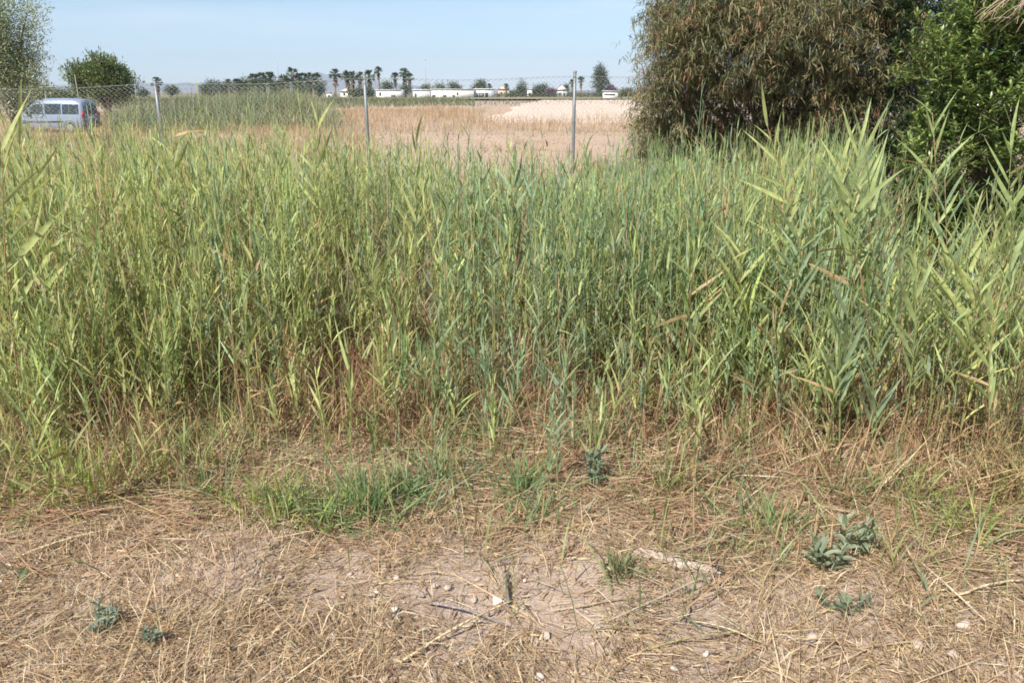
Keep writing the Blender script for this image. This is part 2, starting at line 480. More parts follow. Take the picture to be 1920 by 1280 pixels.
def bed_dens(x, y):
    d = np.clip(0.55 + 0.75 * noise(x, y, 0.42, 0) + 0.3 * noise(x, y, 1.3, 1), 0.03, 1)
    d = d * (0.13 * (y > edge_y(x) - 0.4) + 0.87 * sm((y - edge_y(x)) / 0.5))
    d = d * (1 - 0.6 * np.exp(-(((x + 0.95) / 0.34) ** 2 + ((y - 4.1) / 0.4) ** 2)))      # the dead brown patch
    d = d * (1 - 0.62 * (1 - sm((y - edge_y(x) - 0.25) / 1.1)))
    d = d * (1 - 0.75 * sm((x / np.maximum(y, 1) - 0.43) / 0.07) * sm((y - 3.2) / 0.8))
    return d * (y < 10.6 + 0.4 * noise(x, y, 1.5, 2))

mb = MB()
x, y = scatter(3600, 2.6, 6.2, bed_dens)
reed_mass(mb, x, y, reed_height(x, y), 14, 3)
x, y = scatter(4150, 5.8, 11.0, bed_dens)
reed_mass(mb, x, y, reed_height(x, y), 10, 3, 1.15)
x, y = scatter(700, 2.7, 7.0, lambda x, y: sm((y - edge_y(x) - 0.1) / 0.4))       # bare dead canes
n = len(x); az = rng.uniform(0, 6.28, n); ln = np.abs(rng.normal(0.12, 0.2, n)); hh = rng.uniform(0.35, 1.0, n) * reed_height(x, y) * 1.1; t = np.linspace(0, 1, 4)
mb.tubes(np.stack([x[:, None] + (np.cos(az) * ln * hh)[:, None] * t, y[:, None] + (np.sin(az) * ln * hh)[:, None] * t, gz(x, y)[:, None] + hh[:, None] * t], -1), 0.0028, 3, pick([(0.52, 0.40, 0.22), (0.45, 0.31, 0.17), (0.36, 0.22, 0.13)], [3, 3, 2], n))
tag(mb.obj('reed_bed', M_REED), 'dense bed of green reeds filling the middle ground before the fence', 'reeds', kind='stuff')

# single reeds: leaves are parts of their own, mesh data shared
leaf_meshes = []
for k in range(14):
    b = MB()
    b.blades(np.zeros((1, 3)), 0.0, R(90) - 0.02, 1.0, rng.uniform(0.045, 0.07), -rng.uniform(0.02, 0.5) * (2.2 if k % 7 == 0 else 1), (1, 1, 1), 6, twist=rng.normal(0, 0.6), fold=0.35)
    leaf_meshes.append(b.mesh('reed_leaf', M_REED_OBJ, True))
stem_meshes = []
for k in range(8):
    b = MB(); t = np.linspace(0, 1, 7)
    wob = 0.012 * np.sin(t * rng.uniform(3, 7) + k)
    pth = np.stack([wob, 0.05 * t ** 2 * rng.uniform(-1, 1), t], 1)
    b.tubes(pth, 0.0036 * (1 - 0.65 * t) * rng.uniform(0.85, 1.2), 5, (1, 1, 1))
    me = b.mesh('reed_stem', M_REED_OBJ, True)
    stem_meshes.append((me, pth))

def link(name, me, parent, col, loc=(0, 0, 0), rot=(0, 0, 0), scale=(1, 1, 1)):
    o = bpy.data.objects.new(name, me)
    o.parent = parent
    o.location = loc; o.rotation_euler = rot; o.scale = scale
    o.color = (float(col[0]), float(col[1]), float(col[2]), 1)
    COL.objects.link(o)
    return o

def single_reed(x, y, H, lean, az, label, col, nl=9, ll=0.22, lw=1.0, group='reeds standing along the front of the bed', plane=None, spread=0.55, fmin=0.2, ftop=0.72):
    r = empty('reed', (x, y, float(gz(x, y)) - 0.02))
    # tilt about the axis across the lean direction
    r.rotation_euler = Matrix.Rotation(lean, 3, Vector((-math.sin(az), math.cos(az), 0))).to_euler()
    tag(r, label, 'reed', group)
    me, pth = stem_meshes[rng.integers(len(stem_meshes))]
    sh = H * 0.9
    sc = np.asarray(STEMG) * rng.uniform(0.85, 1.2) if rng.uniform() < 0.6 else np.asarray(STEMT) * rng.uniform(0.8, 1.2)
    link('stem', me, r, sc, (0, 0, 0), (0, 0, 0), (1.15, 1.15, sh))
    pl = rng.uniform(0, 6.28) if plane is None else plane
    for k in range(nl):
        f = fmin + (1 - fmin) * (k + 1 + rng.uniform(-0.3, 0.3)) / (nl + 0.3)
        f = min(f, 0.995)
        P = (np.interp(f, np.linspace(0, 1, 7), pth[:, 0]) * 1.15, np.interp(f, np.linspace(0, 1, 7), pth[:, 1]) * 1.15, f * sh)
        top = float(sm((f - 0.78) / 0.22))
        tilt = spread * (1 - ftop * top) + rng.normal(0, 0.12)
        L = ll * (0.75 + 0.5 * math.sin(math.pi * f ** 1.3)) * float(np.clip(rng.normal(1, 0.2), 0.5, 1.5))
        dry = rng.uniform() < (0.6 * (1 - float(sm((f - 0.15) / 0.3))) + 0.04)
        c = np.asarray(DRYL) * rng.uniform(0.6, 1.1) if dry else np.asarray(col) * rng.uniform(0.85, 1.18)
        if dry: tilt += 0.7
        zr = pl + (k % 2) * math.pi + rng.normal(0, 0.4)
        roll = rng.normal(0, 0.7) if plane is None else (1 if rng.uniform() < 0.5 else -1) * rng.uniform(0.6, 1.4)      # the blade turns on its own axis
        rot = (Matrix.Rotation(zr, 3, 'Z') @ Matrix.Rotation(tilt, 3, 'Y') @ Matrix.Rotation(roll, 3, 'Z')).to_euler()
        link('leaf', leaf_meshes[rng.integers(14)], r, c, P, rot, (L * lw, L * lw, L))
    return r

ORD = ['first', 'second', 'third', 'fourth', 'fifth', 'sixth', 'seventh', 'eighth', 'ninth', 'tenth', 'eleventh', 'twelfth']
def front_reed_field(n):
    x, y = scatter(n, 2.6, 4.6, lambda x, y: bed_dens(x, y) * (np.abs(x) < 0.68 * y), 1.0)
    H = reed_height(x, y) * np.clip(rng.normal(1.0, 0.22, n), 0.5, 1.45) * np.where(rng.uniform(0, 1, n) < 0.22 * sm((x / y - 0.1) / 0.2), 1.35, 1)
    H = np.where(H > 1.25, 1.25 + 0.5 * (H - 1.25), H)
    C = reed_cols(x, y, n)
    PU = 960 + 1450 * x / y; LN = np.abs(rng.normal(0, 0.08, n)) + 0.4 * (rng.uniform(0, 1, n) < 0.07)
    zones = ((170, 'at left below the van'), (400, 'below the leftmost fence post'), (610, 'above the rust brown patch'), (800, 'below the middle fence post'),
             (1000, 'above the flattened straw'), (1190, 'below the right fence post'), (1440, 'below the left acacia half'), (1690, 'below the right acacia half'), (9999, 'before the glossy shrub'))
    keys = []
    for i in range(n):
        zone = next(z for lim, z in zones if PU[i] < lim)
        look = 'tilted' if LN[i] > 0.3 else 'dried tan' if C[i][0] > C[i][1] * 1.1 else 'short' if H[i] < 0.6 else 'yellowish' if C[i][0] > C[i][1] * 0.92 else 'bluish' if C[i][2] > C[i][1] * 0.47 else 'mid green'
        e = y[i] - edge_y(x[i]); row = 'in the front row' if e < 0.35 else 'in the second row' if e < 0.8 else 'deeper in the bed'
        keys.append((look, row, zone))
    for i in range(n):
        look, row, zone = keys[i]
        mates = sorted([j for j in range(n) if keys[j] == keys[i]], key=lambda j: PU[j])
        k = mates.index(i)
        lb = look + ' reed ' + row + ' ' + zone
        if 1 < len(mates) <= 24: lb += ', ' + (ORD[k] + ' from left' if k < 12 else ORD[len(mates) - 1 - k] + ' from right')
        single_reed(x[i], y[i], float(H[i]), float(LN[i]), rng.uniform(0, 6.28), lb, C[i], int(rng.integers(7, 11)), (0.145 if PU[i] < 1300 else 0.17) * rng.uniform(0.75, 1.3), 1.15 if PU[i] < 1300 else 1.25, spread=0.45,
                    group=look + ' reeds ' + row + ' ' + zone)

# tall reeds that stand out: photo pixel of the tip, of a lower point of the stem, and the distance
tall = [
    (1606, 185, 1590, 640, 3.6, 11, 0.27, 1.15, 'tallest reed with broad upright leaves before the dark acacia', G1, 0.35),
    (1418, 170, 1490, 420, 4.0, 10, 0.26, 1.0, 'reed leaning left with pale leaves combed out to one side', G2, 0.7),
    (1748, 150, 1755, 470, 4.1, 9, 0.24, 0.9, 'slender tall reed before the gap between acacia and glossy shrub', G1, 0.5),
    (776, 205, 782, 560, 4.6, 10, 0.22, 1.1, 'tall pale reed rising over the field right of the middle fence post', G2, 0.3),
    (597, 185, 600, 480, 5.4, 9, 0.24, 0.9, 'tall reed before the brown field left of the middle fence post', G2, 0.55),
    (522, 205, 524, 470, 5.6, 9, 0.22, 1.0, 'tall reed with a feathery tip before the green reed bank', G1, 0.45),
    (326, 195, 322, 470, 5.0, 10, 0.26, 1.1, 'tall bright reed just right of the leftmost fence post', G2, 0.5),
    (30, 175, 70, 520, 3.7, 11, 0.30, 1.1, 'tall yellow green reed leaning left in front of the van', G2, 0.5),
    (4, 205, 20, 520, 3.4, 10, 0.30, 1.15, 'tall reed at the left picture edge under the olive tree', G2, 0.5),
    (1888, 175, 1880, 480, 3.9, 9, 0.24, 0.9, 'thin upright reed at the right edge before the glossy shrub', G1, 0.4),
    (964, 262, 968, 520, 4.6, 10, 0.25, 1.2, 'blue green reed with bunched leaves below the pale field', G3, 0.32),
    (1235, 235, 1240, 480, 5.4, 9, 0.22, 1.0, 'reed at the left foot of the dark acacia', G1, 0.5),
    (1535, 285, 1530, 620, 3.8, 10, 0.24, 1.1, 'blue green reed left of the tallest reed', G3, 0.45),
    (1660, 330, 1640, 640, 3.7, 10, 0.24, 1.1, 'reed with spread leaves right of the tallest reed', G1, 0.55),
    (1850, 400, 1790, 860, 3.2, 11, 0.30, 1.1, 'long thin reed with a bare tan stem leaning right', G2, 0.5),
    (905, 225, 902, 480, 6.2, 8, 0.2, 1.0, 'pale reed tip standing before the dry grass by the pale field', G2, 0.3),
    (1098, 245, 1090, 480, 6.4, 8, 0.2, 1.0, 'reed rising beside the right fence post', G1, 0.4),
]
for (u1, v1, u0, v0, d, nl, ll, lw, lb, c, spd) in tall:
    top = at(u1, v1, d); low = at(u0, v0, d)
    dx = (top[0] - low[0]) / max(top[2] - low[2], 0.05)
    gx = low[0] - dx * low[2]
    H = math.hypot(top[2], top[0] - gx)
    single_reed(gx, d, H, math.atan(abs(dx)), 0.0 if dx > 0 else math.pi, lb, c, nl + 5, ll * 0.9, lw * 1.1 * max(1.0, d / 3.6), 'tall reeds rising over the bed', rng.uniform(-0.6, 0.6), 0.25 + 0.6 * spd, 0.42, 0.45)
for k, (u1, v1, u0, v0, d) in enumerate([(1460, 300, 1480, 600, 3.7), (1500, 345, 1495, 640, 3.6), (1570, 255, 1560, 600, 3.9), (1632, 270, 1625, 620, 3.6), (1700, 300, 1690, 640, 3.5), (1775, 270, 1770, 600, 3.7),
        (1820, 330, 1800, 640, 3.4), (1905, 250, 1890, 620, 3.5), (1725, 420, 1700, 760, 3.2), (1655, 420, 1640, 780, 3.2), (1390, 330, 1385, 640, 3.9), (1300, 300, 1310, 560, 4.4), (1870, 470, 1850, 800, 3.1), (1600, 480, 1570, 820, 3.1)]):
    top = at(u1, v1, d); low = at(u0, v0, d); dx = (top[0] - low[0]) / max(top[2] - low[2], 0.05); gx = low[0] - dx * low[2]
    single_reed(gx, d, math.hypot(top[2], top[0] - gx), math.atan(abs(dx)), 0.0 if dx > 0 else math.pi, ('broad leaved reed rising before the acacia' if u1 < 1690 else 'broad leaved reed rising before the glossy shrub') + ', ' + ['first', 'second', 'third', 'fourth', 'fifth', 'sixth', 'seventh', 'eighth', 'ninth', 'tenth', 'eleventh', 'twelfth', 'thirteenth', 'fourteenth'][sorted([1460, 1500, 1570, 1632, 1700, 1775, 1820, 1905, 1725, 1655, 1390, 1300, 1870, 1600]).index(u1)] + ' of these from the left',
                [G1, G3, G2, G1][k % 4], 15, 0.19 + 0.02 * (k % 4), 1.15, 'broad leaved reeds at right', rng.uniform(-0.6, 0.6), 0.5, 0.35, 0.45)
front_reed_field(262)

# ------------------------------------------------------------------ dry stems, undergrowth, litter
def stuff_blades(name, n, dens, y0, y1, hmin, hmax, w, cols, wts, el, eld, bend, label, cat, m=M_STRAW, power=1.0, seg=3, prof=None, z0=0.0, amt=0.25):
    x, y = scatter(n, y0, y1, dens, power)
    mb = MB()
    L = rng.uniform(hmin, hmax, n)
    c = pick(cols, wts, n, amt)
    P = np.stack([x, y, gz(x, y) + z0], 1)
    mb.blades(P, rng.uniform(0, 6.28, n), np.clip(rng.normal(el, eld, n), -0.1, 1.57), L, w * np.clip(rng.normal(1, 0.3, n), 0.4, 2), bend * np.clip(rng.normal(1, 0.5, n), 0, 3), c, seg, prof, rng.normal(0, 0.8, n))
    o = mb.obj(name, m)
    tag(o, label, cat, kind='stuff')
    return o

TAN = [(0.50, 0.37, 0.20), (0.42, 0.29, 0.15), (0.56, 0.44, 0.28), (0.30, 0.19, 0.10), (0.36, 0.20, 0.12)]
RUST = [(0.30, 0.15, 0.09), (0.38, 0.22, 0.13), (0.46, 0.32, 0.18), (0.22, 0.12, 0.07)]
def patch(x, y): return np.exp(-(((x + 0.95) / 0.42) ** 2 + ((y - 4.05) / 0.5) ** 2))
stuff_blades('dry_stems', 10000, lambda x, y: np.clip(0.4 + 0.5 * noise(x, y, 0.7, 2), 0.1, 1) * sm((y - edge_y(x) + 0.25) / 0.3), 2.8, 6.0, 0.10, 0.42, 0.0045, TAN, [3, 3, 2, 2, 2], 0.9, 0.45, -0.5,
             'tangle of dry tan stems and dead leaves under the reeds', 'dry stems', power=1.6)
stuff_blades('rusty_undergrowth', 13000, lambda x, y: np.clip(patch(x, y) + 0.45 * np.clip(noise(x, y, 0.55, 3) + 0.25, 0, 1) * sm((y - edge_y(x)) / 0.3) + 0.35 * np.exp(-(((x - 1.45) / 0.4) ** 2 + ((y - 3.9) / 0.5) ** 2)) + 0.25 * np.exp(-(((x - 0.5) / 0.7) ** 2 + ((y - 4.1) / 0.4) ** 2)), 0, 1), 3.2, 5.4, 0.08, 0.36, 0.004, RUST, [3, 3, 2, 2], 0.75, 0.5, -0.6,
             'rust brown dead undergrowth showing through gaps in the reeds', 'undergrowth')
stuff_blades('green_undergrowth', 13500, lambda x, y: np.clip(0.45 + 0.6 * noise(x, y, 0.6, 1) + 0.35 * sm((-x - 0.8) / 1.0), 0.05, 1) * (0.22 + 0.78 * sm((y - edge_y(x) + 0.15) / 0.3)) * (1 - 0.9 * patch(x, y)) * sm((y - edge_y(x) + 0.95 + 0.4 * noise(x, y, 0.3, 0)) / 0.6), 2.0, 5.4, 0.07, 0.32, 0.0055,
             [G1, G2, G3, DRYL], [4, 3, 2, 1.5], 1.0, 0.4, -0.7, 'fine green grass growing between the reed stems', 'grass', M_REED, 1.4, 3)
fr = lambda x, y: (y < edge_y(x) + 0.9) * np.clip(0.75 + 0.6 * noise(x, y, 0.4, 3) - 0.42 * np.exp(-(((x - 0.1) / 0.5) ** 2 + ((y - 1.95) / 0.35) ** 2)), 0.2, 1)
STR = [(0.55, 0.42, 0.25), (0.46, 0.33, 0.18), (0.62, 0.51, 0.35), (0.34, 0.23, 0.13), (0.42, 0.27, 0.16)]
x, y = scatter(96000, 1.5, 4.0, fr)
mbb = MB(); n = len(x)
scrap = rng.uniform(0, 1, n) < 0.35
L = np.where(scrap, rng.uniform(0.015, 0.05, n), 0.03 + 0.17 * rng.uniform(0, 1, n) ** 1.6)
W = np.where(scrap, rng.uniform(0.003, 0.007, n), rng.uniform(0.0012, 0.0031, n))
flow = 1.6 * noise(x, y, 0.45, 2)
mbb.blades(np.stack([x, y, gz(x, y) + rng.uniform(0.0, 0.02, n)], 1), flow + rng.normal(0, 0.7, n) + math.pi * rng.integers(0, 2, n), np.clip(rng.normal(0.06, 0.16, n), -0.2, 1.2), L, W, rng.normal(-0.15, 0.25, n), pick(STR + [(0.25, 0.17, 0.11)], [4, 4, 4, 3, 3, 2], n, 0.25), 2, STRAW, rng.normal(0, 0.8, n))
tag(mbb.obj('straw_litter', M_STRAW), 'matted dry straw and leaf scraps covering the ground in front of the reeds', 'straw', kind='stuff')
stuff_blades('dry_grass_stubble', 11000, lambda x, y: (y < edge_y(x) + 0.3) * np.clip(0.3 + 0.7 * noise(x, y, 0.5, 2), 0.03, 1), 1.5, 4.0, 0.04, 0.16, 0.0028, STR, [4, 4, 3, 2, 2], 0.8, 0.35, -0.9, 'short dead grass stubble standing among the straw', 'dry grass', seg=2)
# mats of flattened straw at the foot of the reeds
x, y = scatter(11000, 2.3, 4.8, lambda x, y: np.exp(-((y - edge_y(x) + 0.05) / 0.42) ** 2) * np.clip(0.45 + 0.8 * noise(x, y, 0.5, 0), 0.05, 1) + 0.5 * np.exp(-(((x - 0.1) / 0.55) ** 2 + ((y - 3.55) / 0.4) ** 2)))
mbb = MB(); n = len(x)
mound = 0.02 + 0.05 * np.clip(0.5 + noise(x, y, 0.4, 2), 0, 1.2)
mbb.blades(np.stack([x, y, gz(x, y) + rng.uniform(0.0, 1, n) * mound], 1), rng.normal(0.1, 0.6, n) + math.pi * rng.integers(0, 2, n), rng.normal(0.04, 0.14, n), rng.uniform(0.08, 0.3, n), rng.uniform(0.0022, 0.0048, n), rng.normal(-0.1, 0.15, n), pick(STR + [(0.46, 0.27, 0.18), (0.34, 0.18, 0.12)], [3, 3, 3, 2, 3, 4, 3], n), 3, STRAW, rng.normal(0, 0.6, n))
tag(mbb.obj('flattened_straw', M_STRAW), 'mats of flattened pinkish straw at the foot of the reeds', 'straw', kind='stuff')
# long straws laid flat, coarser
x, y = scatter(260, 1.5, 4.2, lambda x, y: (y < edge_y(x) + 0.5) * np.clip(0.5 + 0.5 * noise(x, y, 0.6, 1), 0.1, 1))
mbb = MB(); n = len(x)
aa = rng.normal(0.15, 0.55, n) + (rng.uniform(0, 1, n) < 0.3) * rng.uniform(0, 3.1, n)
mbb.blades(np.stack([x, y, gz(x, y) + rng.uniform(0.012, 0.035, n)], 1), aa, rng.normal(0.02, 0.05, n), rng.uniform(0.15, 0.55, n), rng.uniform(0.0025, 0.006, n), rng.normal(-0.05, 0.12, n), pick(STR, [4, 3, 4, 1, 1], n), 4, STRAW, rng.normal(0, 0.5, n))
tag(mbb.obj('fallen_reed_stalks', M_STRAW), 'long pale fallen reed stalks lying flat across the straw', 'dry stalks', kind='stuff')

# ------------------------------------------------------------------ green tufts along the front edge
def grass_tuft(u, v, rad, hgt, n, cols, label, w=0.006):
    c = gp(u, v); mb = MB(); n = int(n * 1.5); hgt *= 1.1; rad *= 1.2
    r = rad * np.minimum(np.abs(rng.normal(0, 0.7, n)), 1.1); a = rng.uniform(0, 6.28, n)
    x = r * np.cos(a); y = r * 0.7 * np.sin(a)
    P = np.stack([x, y, gz(x + c[0], y + c[1]) - gz(c[0], c[1]) - 0.005], 1)
    az = a + rng.normal(0, 1.5, n)
    mb.blades(P, az, np.clip(rng.normal(1.0, 0.4, n), 0.1, 1.55), hgt * rng.uniform(0.5, 1.25, n), w * rng.uniform(0.6, 1.5, n), -np.abs(rng.normal(0.7, 0.4, n)), pick(list(cols) * 3 + [DRYL], np.ones(len(cols) * 3 + 1), n, 0.2), 4, None, rng.normal(0, 0.8, n))
    # a few short stiff shoots with side leaves
    o = mb.obj('grass_tuft', M_REED, loc=(c[0], c[1], float(gz(c[0], c[1]))))
    tag(o, label, 'grass', 'green tufts along the front edge of the reeds')
BR = (0.33, 0.42, 0.10)
BG = (0.20, 0.32, 0.12)
for a_ in [
    (150, 925, 0.26, 0.21, 190, [BR, G2, BR], 'bright yellow green grass tuft at the far left of the straw'),
    (300, 880, 0.18, 0.24, 90, [G1, G2], 'looser grass tuft beside the bright tuft at far left'),
    (395, 945, 0.10, 0.17, 40, [G1, BG], 'small sparse tuft left of the two lush middle tufts'),
    (535, 970, 0.17, 0.19, 130, [BR, BR, G1], 'lush light green tuft left of the dark green tuft'),
    (690, 965, 0.20, 0.25, 190, [BG, G3, G1], 'lush deep green tuft at the end of the flattened straw'),
    (985, 925, 0.13, 0.22, 75, [G3, BG], 'blue green tuft left of the grey leaved weed'),
    (1010, 975, 0.14, 0.13, 70, [G3, BG], 'low dull green tuft in front of the blue green tuft'),
    (1235, 925, 0.11, 0.20, 60, [G1, G2], 'thin upright tuft right of the grey leaved weed'),
    (1440, 985, 0.13, 0.17, 70, [G1, BG], 'spreading tuft left of the grey green leafy weed'),
    (1380, 1030, 0.14, 0.10, 60, [G1, G3], 'low trailing tuft just above the bleached log'),
    (1820, 1000, 0.16, 0.20, 90, [BR, G1], 'bright star shaped tuft at the far right'),
    (1160, 1085, 0.07, 0.09, 70, [G3, (0.24, 0.27, 0.13)], 'tiny grey green tuft left of the bleached log'),
    (820, 900, 0.12, 0.22, 60, [G3, G1], 'upright tuft above the right end of the deep green tuft'),
    (60, 880, 0.2, 0.22, 100, [BR, G1], 'bright tuft at the very left edge under the reeds'),
    (230, 935, 0.14, 0.14, 60, [BR, G1], 'low tuft between the two leftmost tufts'),
    (610, 985, 0.12, 0.14, 60, [BG, G1], 'small tuft between the light and the deep green tuft'),
    (760, 930, 0.12, 0.2, 60, [BG, G3], 'tuft at the right end of the deep green tuft'),
    (1090, 850, 0.10, 0.22, 50, [G3, G1], 'upright tuft in the flattened straw above the grey weed'),
    (1330, 905, 0.12, 0.18, 50, [G1, G3], 'tuft at the foot of the reeds right of the thin upright tuft'),
    (1600, 930, 0.14, 0.16, 50, [G1, BG], 'dull tuft behind the grey green leafy weeds'),
    (1720, 940, 0.13, 0.2, 60, [BR, G1], 'tuft left of the bright star shaped tuft'),
    (1895, 920, 0.12, 0.22, 60, [BR, G2], 'tuft at the right edge below the reeds'),
    (930, 830, 0.11, 0.26, 60, [G3, G1], 'young reed shoots in the middle of the flattened straw'),
]: grass_tuft(*a_)

# leafy weeds: every leaf a part
weed_leafs = []
for k in range(6):
    b = MB()
    b.blades(np.zeros((1, 3)), 0.0, R(90) - 0.02, 1.0, rng.uniform(0.22, 0.34), -rng.uniform(0.3, 1.5), (1, 1, 1), 6, FAT, rng.normal(0, 0.9), 0.45)
    weed_leafs.append(b.mesh('weed_leaf', M_REED_OBJ, True))
def weed(u, v, shoots, ll, col, label, spread=0.1, hgt=0.1):
    c = gp(u, v)
    r = empty('leafy_weed', (c[0], c[1], float(gz(c[0], c[1]))))
    tag(r, label, 'weed', 'grey green leafy weeds')
    for s_ in range(shoots):
        a = rng.uniform(0, 6.28); rr = spread * math.sqrt(rng.uniform(0, 1))
        b = np.array([rr * 0.4 * math.cos(a), rr * 0.3 * math.sin(a), 0]); h_ = hgt * rng.uniform(0.6, 1.2)
        e = np.array([rr * math.cos(a), rr * math.sin(a) * 0.7, h_])
        mb = MB(); t = np.linspace(0, 1, 5)[:, None]
        mb.tubes(b * (1 - t) + e * t + np.array([0, 0, 0.02]) * np.sin(t * 3.14), 0.0028, 4, np.asarray(col) * 0.9)
        st = mb.obj('stem', M_TINT, r, True)
        for k in range(9):
            f = 0.25 + 0.75 * (k + 1) / 9
            P = b * (1 - f) + e * f
            link('leaf', weed_leafs[rng.integers(6)], r, np.asarray(col) * rng.uniform(0.8, 1.25), P, (0, 1.15 - 0.8 * f + rng.normal(0, 0.15), k * 2.4 + rng.normal(0, 0.3)), (ll, ll, ll * rng.uniform(0.8, 1.2)))
GREYG = (0.25, 0.29, 0.19)
weed(1545, 1065, 6, 0.065, GREYG, 'grey green leafy weed with broad leaves, front right of the reeds', 0.11, 0.11)
weed(1608, 1030, 5, 0.065, (0.27, 0.31, 0.20), 'upright grey green leafy weed just behind the broad leaved one', 0.10, 0.13)
weed(1115, 925, 4, 0.055, (0.18, 0.23, 0.155), 'dark blue grey weed in the straw below the middle reeds', 0.06, 0.16)
weed(1580, 1150, 4, 0.045, (0.15, 0.21, 0.13), 'low dull green weed nearest the right front', 0.09, 0.05)
weed(180, 1185, 5, 0.04, (0.20, 0.26, 0.20), 'small pale grey green weed in the left front straw', 0.08, 0.06)
weed(287, 1225, 2, 0.04, (0.18, 0.23, 0.18), 'tiny thin grey weed right of the pale weed at left front', 0.04, 0.07)
# round seedling leaf
c = gp(42, 1105); r = empty('seedling', (c[0], c[1], float(gz(c[0], c[1])))); tag(r, 'single round pale green seedling leaf at the left edge of the straw', 'seedling')
b = MB(); b.tubes([[0, 0, 0], [0.003, 0, 0.02], [0.0, -0.004, 0.04]], 0.0015, 4, (0.2, 0.3, 0.12)); b.obj('stem', M_TINT, r, True)
link('leaf', weed_leafs[0], r, (0.26, 0.36, 0.17), (0, 0, 0.04), (0.5, 0.3, 2.0), (0.075, 0.085, 0.042))

# ------------------------------------------------------------------ stones, gravel, wood
import bmesh
stone_meshes = []
for k in range(9):
    bm = bmesh.new(); bmesh.ops.create_icosphere(bm, subdivisions=2, radius=1.0)
    kk = np.random.default_rng(40 + k)
    dirs = kk.normal(0, 1, (7, 3)); dirs /= np.linalg.norm(dirs, axis=1)[:, None]; cut = kk.uniform(0.3, 0.65, 7)
    v = np.array([q.co[:] for q in bm.verts])
    for dd, cc in zip(dirs, cut):
        s_ = v @ dd; v = v - dd[None] * np.maximum(s_ - cc, 0)[:, None] * 0.97
    v *= 1 + 0.05 * kk.normal(0, 1, (len(v), 1))
    fs = np.array([[q.index for q in f_.verts] for f_ in bm.faces]); bm.free()
    b = MB(); b.add(v, None, fs, (1, 1, 1)); stone_meshes.append((b, v, fs))
pebbles = []
for k in range(9):
    bm = bmesh.new(); bmesh.ops.create_icosphere(bm, subdivisions=1, radius=1.0)
    kk = np.random.default_rng(80 + k); v = np.array([q.co[:] for q in bm.verts]) * kk.uniform(0.6, 1.15, (12, 1)) * np.array([1, kk.uniform(0.6, 1), 0.8])
    fs = np.array([[q.index for q in f_.verts] for f_ in bm.faces]); bm.free(); pebbles.append((None, v, fs))
M_STONE_OBJ = leaf_mat('stone_single', 'object', 0.0, 0.9, 0.2, mott=0.3)
stone_data = [b.mesh('stone', M_STONE_OBJ) for b, _, _ in stone_meshes]
sx = [
    (705, 1108, 16, 'white stone in the left middle of the straw, beside a thin pink patch of soil'),
    (740, 1166, 22, 'pale flat stone below the white one left of the dark stick'),
    (715, 1190, 26, 'larger buff stone on bare soil left of the dark stick'),
    (625, 1212, 24, 'white stone by itself in straw at the lower left middle'),
    (930, 1136, 26, 'white stone touching the left side of the short dark stick'),
    (1520, 1203, 40, 'large pale angular stone below the low dull green weed'),
    (1805, 1184, 42, 'flat buff stone at the right front'),
    (1757, 1148, 20, 'small upright white stone left of the flat buff stone'),
    (1765, 1166, 16, 'small white stone just below the upright white one'),
    (1262, 1268, 22, 'white stone at the bottom edge right of the middle'),
    (1010, 1274, 24, 'grey white stone at the bottom edge in the middle'),
    (1325, 1230, 16, 'small pale stone above and right of the bottom edge white stone'),
    (1680, 1248, 24, 'round pale stone near the bottom below the large angular stone'),
    (1785, 1232, 26, 'pale stone below the flat buff stone'),
    (1480, 1195, 12, 'tiny pale stone just left of the large angular stone'),
    (1720, 1215, 30, 'dull buff stone between the angular and the flat buff stones'),
    (820, 1022, 22, 'pale stone on the bare soil under the straw fringe'),
    (745, 1098, 18, 'pale stone just right of the white stone in the straw'),
]
for k in range(34):
    u_, v_ = rng.uniform(430, 1900), rng.uniform(1060, 1278)
    if k < 18: u_ = rng.uniform(640, 1120)
    sx.append((u_, v_, rng.uniform(9, 19), None))
szone = lambda u_: ('left of the short dark stick' if u_ < 940 else 'between the dark stick and the greenish stick' if u_ < 1240 else 'right of the greenish stick')
for k, (u_, v_, s_, lb) in enumerate(sx):
    if lb is None:
        mates = sorted(q[0] for q in sx if q[3] is None and szone(q[0]) == szone(u_)); j = mates.index(u_)
        slb = 'small half buried stone ' + szone(u_) + (', ' + (ORD[j] + ' from left' if j < 12 else ORD[len(mates) - 1 - j] + ' from right') if len(mates) <= 24 else '')
    c = gp(u_, v_); wpx = s_ / 1450 * math.hypot(c[1], CAM_H) * 0.5
    o = bpy.data.objects.new('stone', stone_data[k % 9]); COL.objects.link(o)
    o.location = (c[0], c[1], float(gz(c[0], c[1])) + wpx * 0.22 + 0.007)
    o.rotation_euler = (rng.uniform(-0.4, 0.4), rng.uniform(-0.4, 0.4), rng.uniform(0, 6.28))
    o.scale = (wpx * rng.uniform(0.95, 1.15), wpx * rng.uniform(0.8, 1.0), wpx * rng.uniform(0.55, 0.8))
    q = rng.uniform(0.8, 1.15); o.color = (0.55 * q, 0.47 * q, 0.40 * q, 1) if lb and 'white' in lb else (0.46 * q, 0.37 * q, 0.30 * q, 1)
    tag(o, lb or slb, 'stone', 'stones scattered at the front' if lb else 'small half buried stones at the front')
mb = MB()
x, y = scatter(1800, 1.5, 3.2, lambda x, y: np.clip(0.25 + 0.9 * np.exp(-(((x - 0.2) / 0.8) ** 2 + ((y - 1.95) / 0.5) ** 2)) + 0.4 * noise(x, y, 0.4, 1), 0.03, 1))
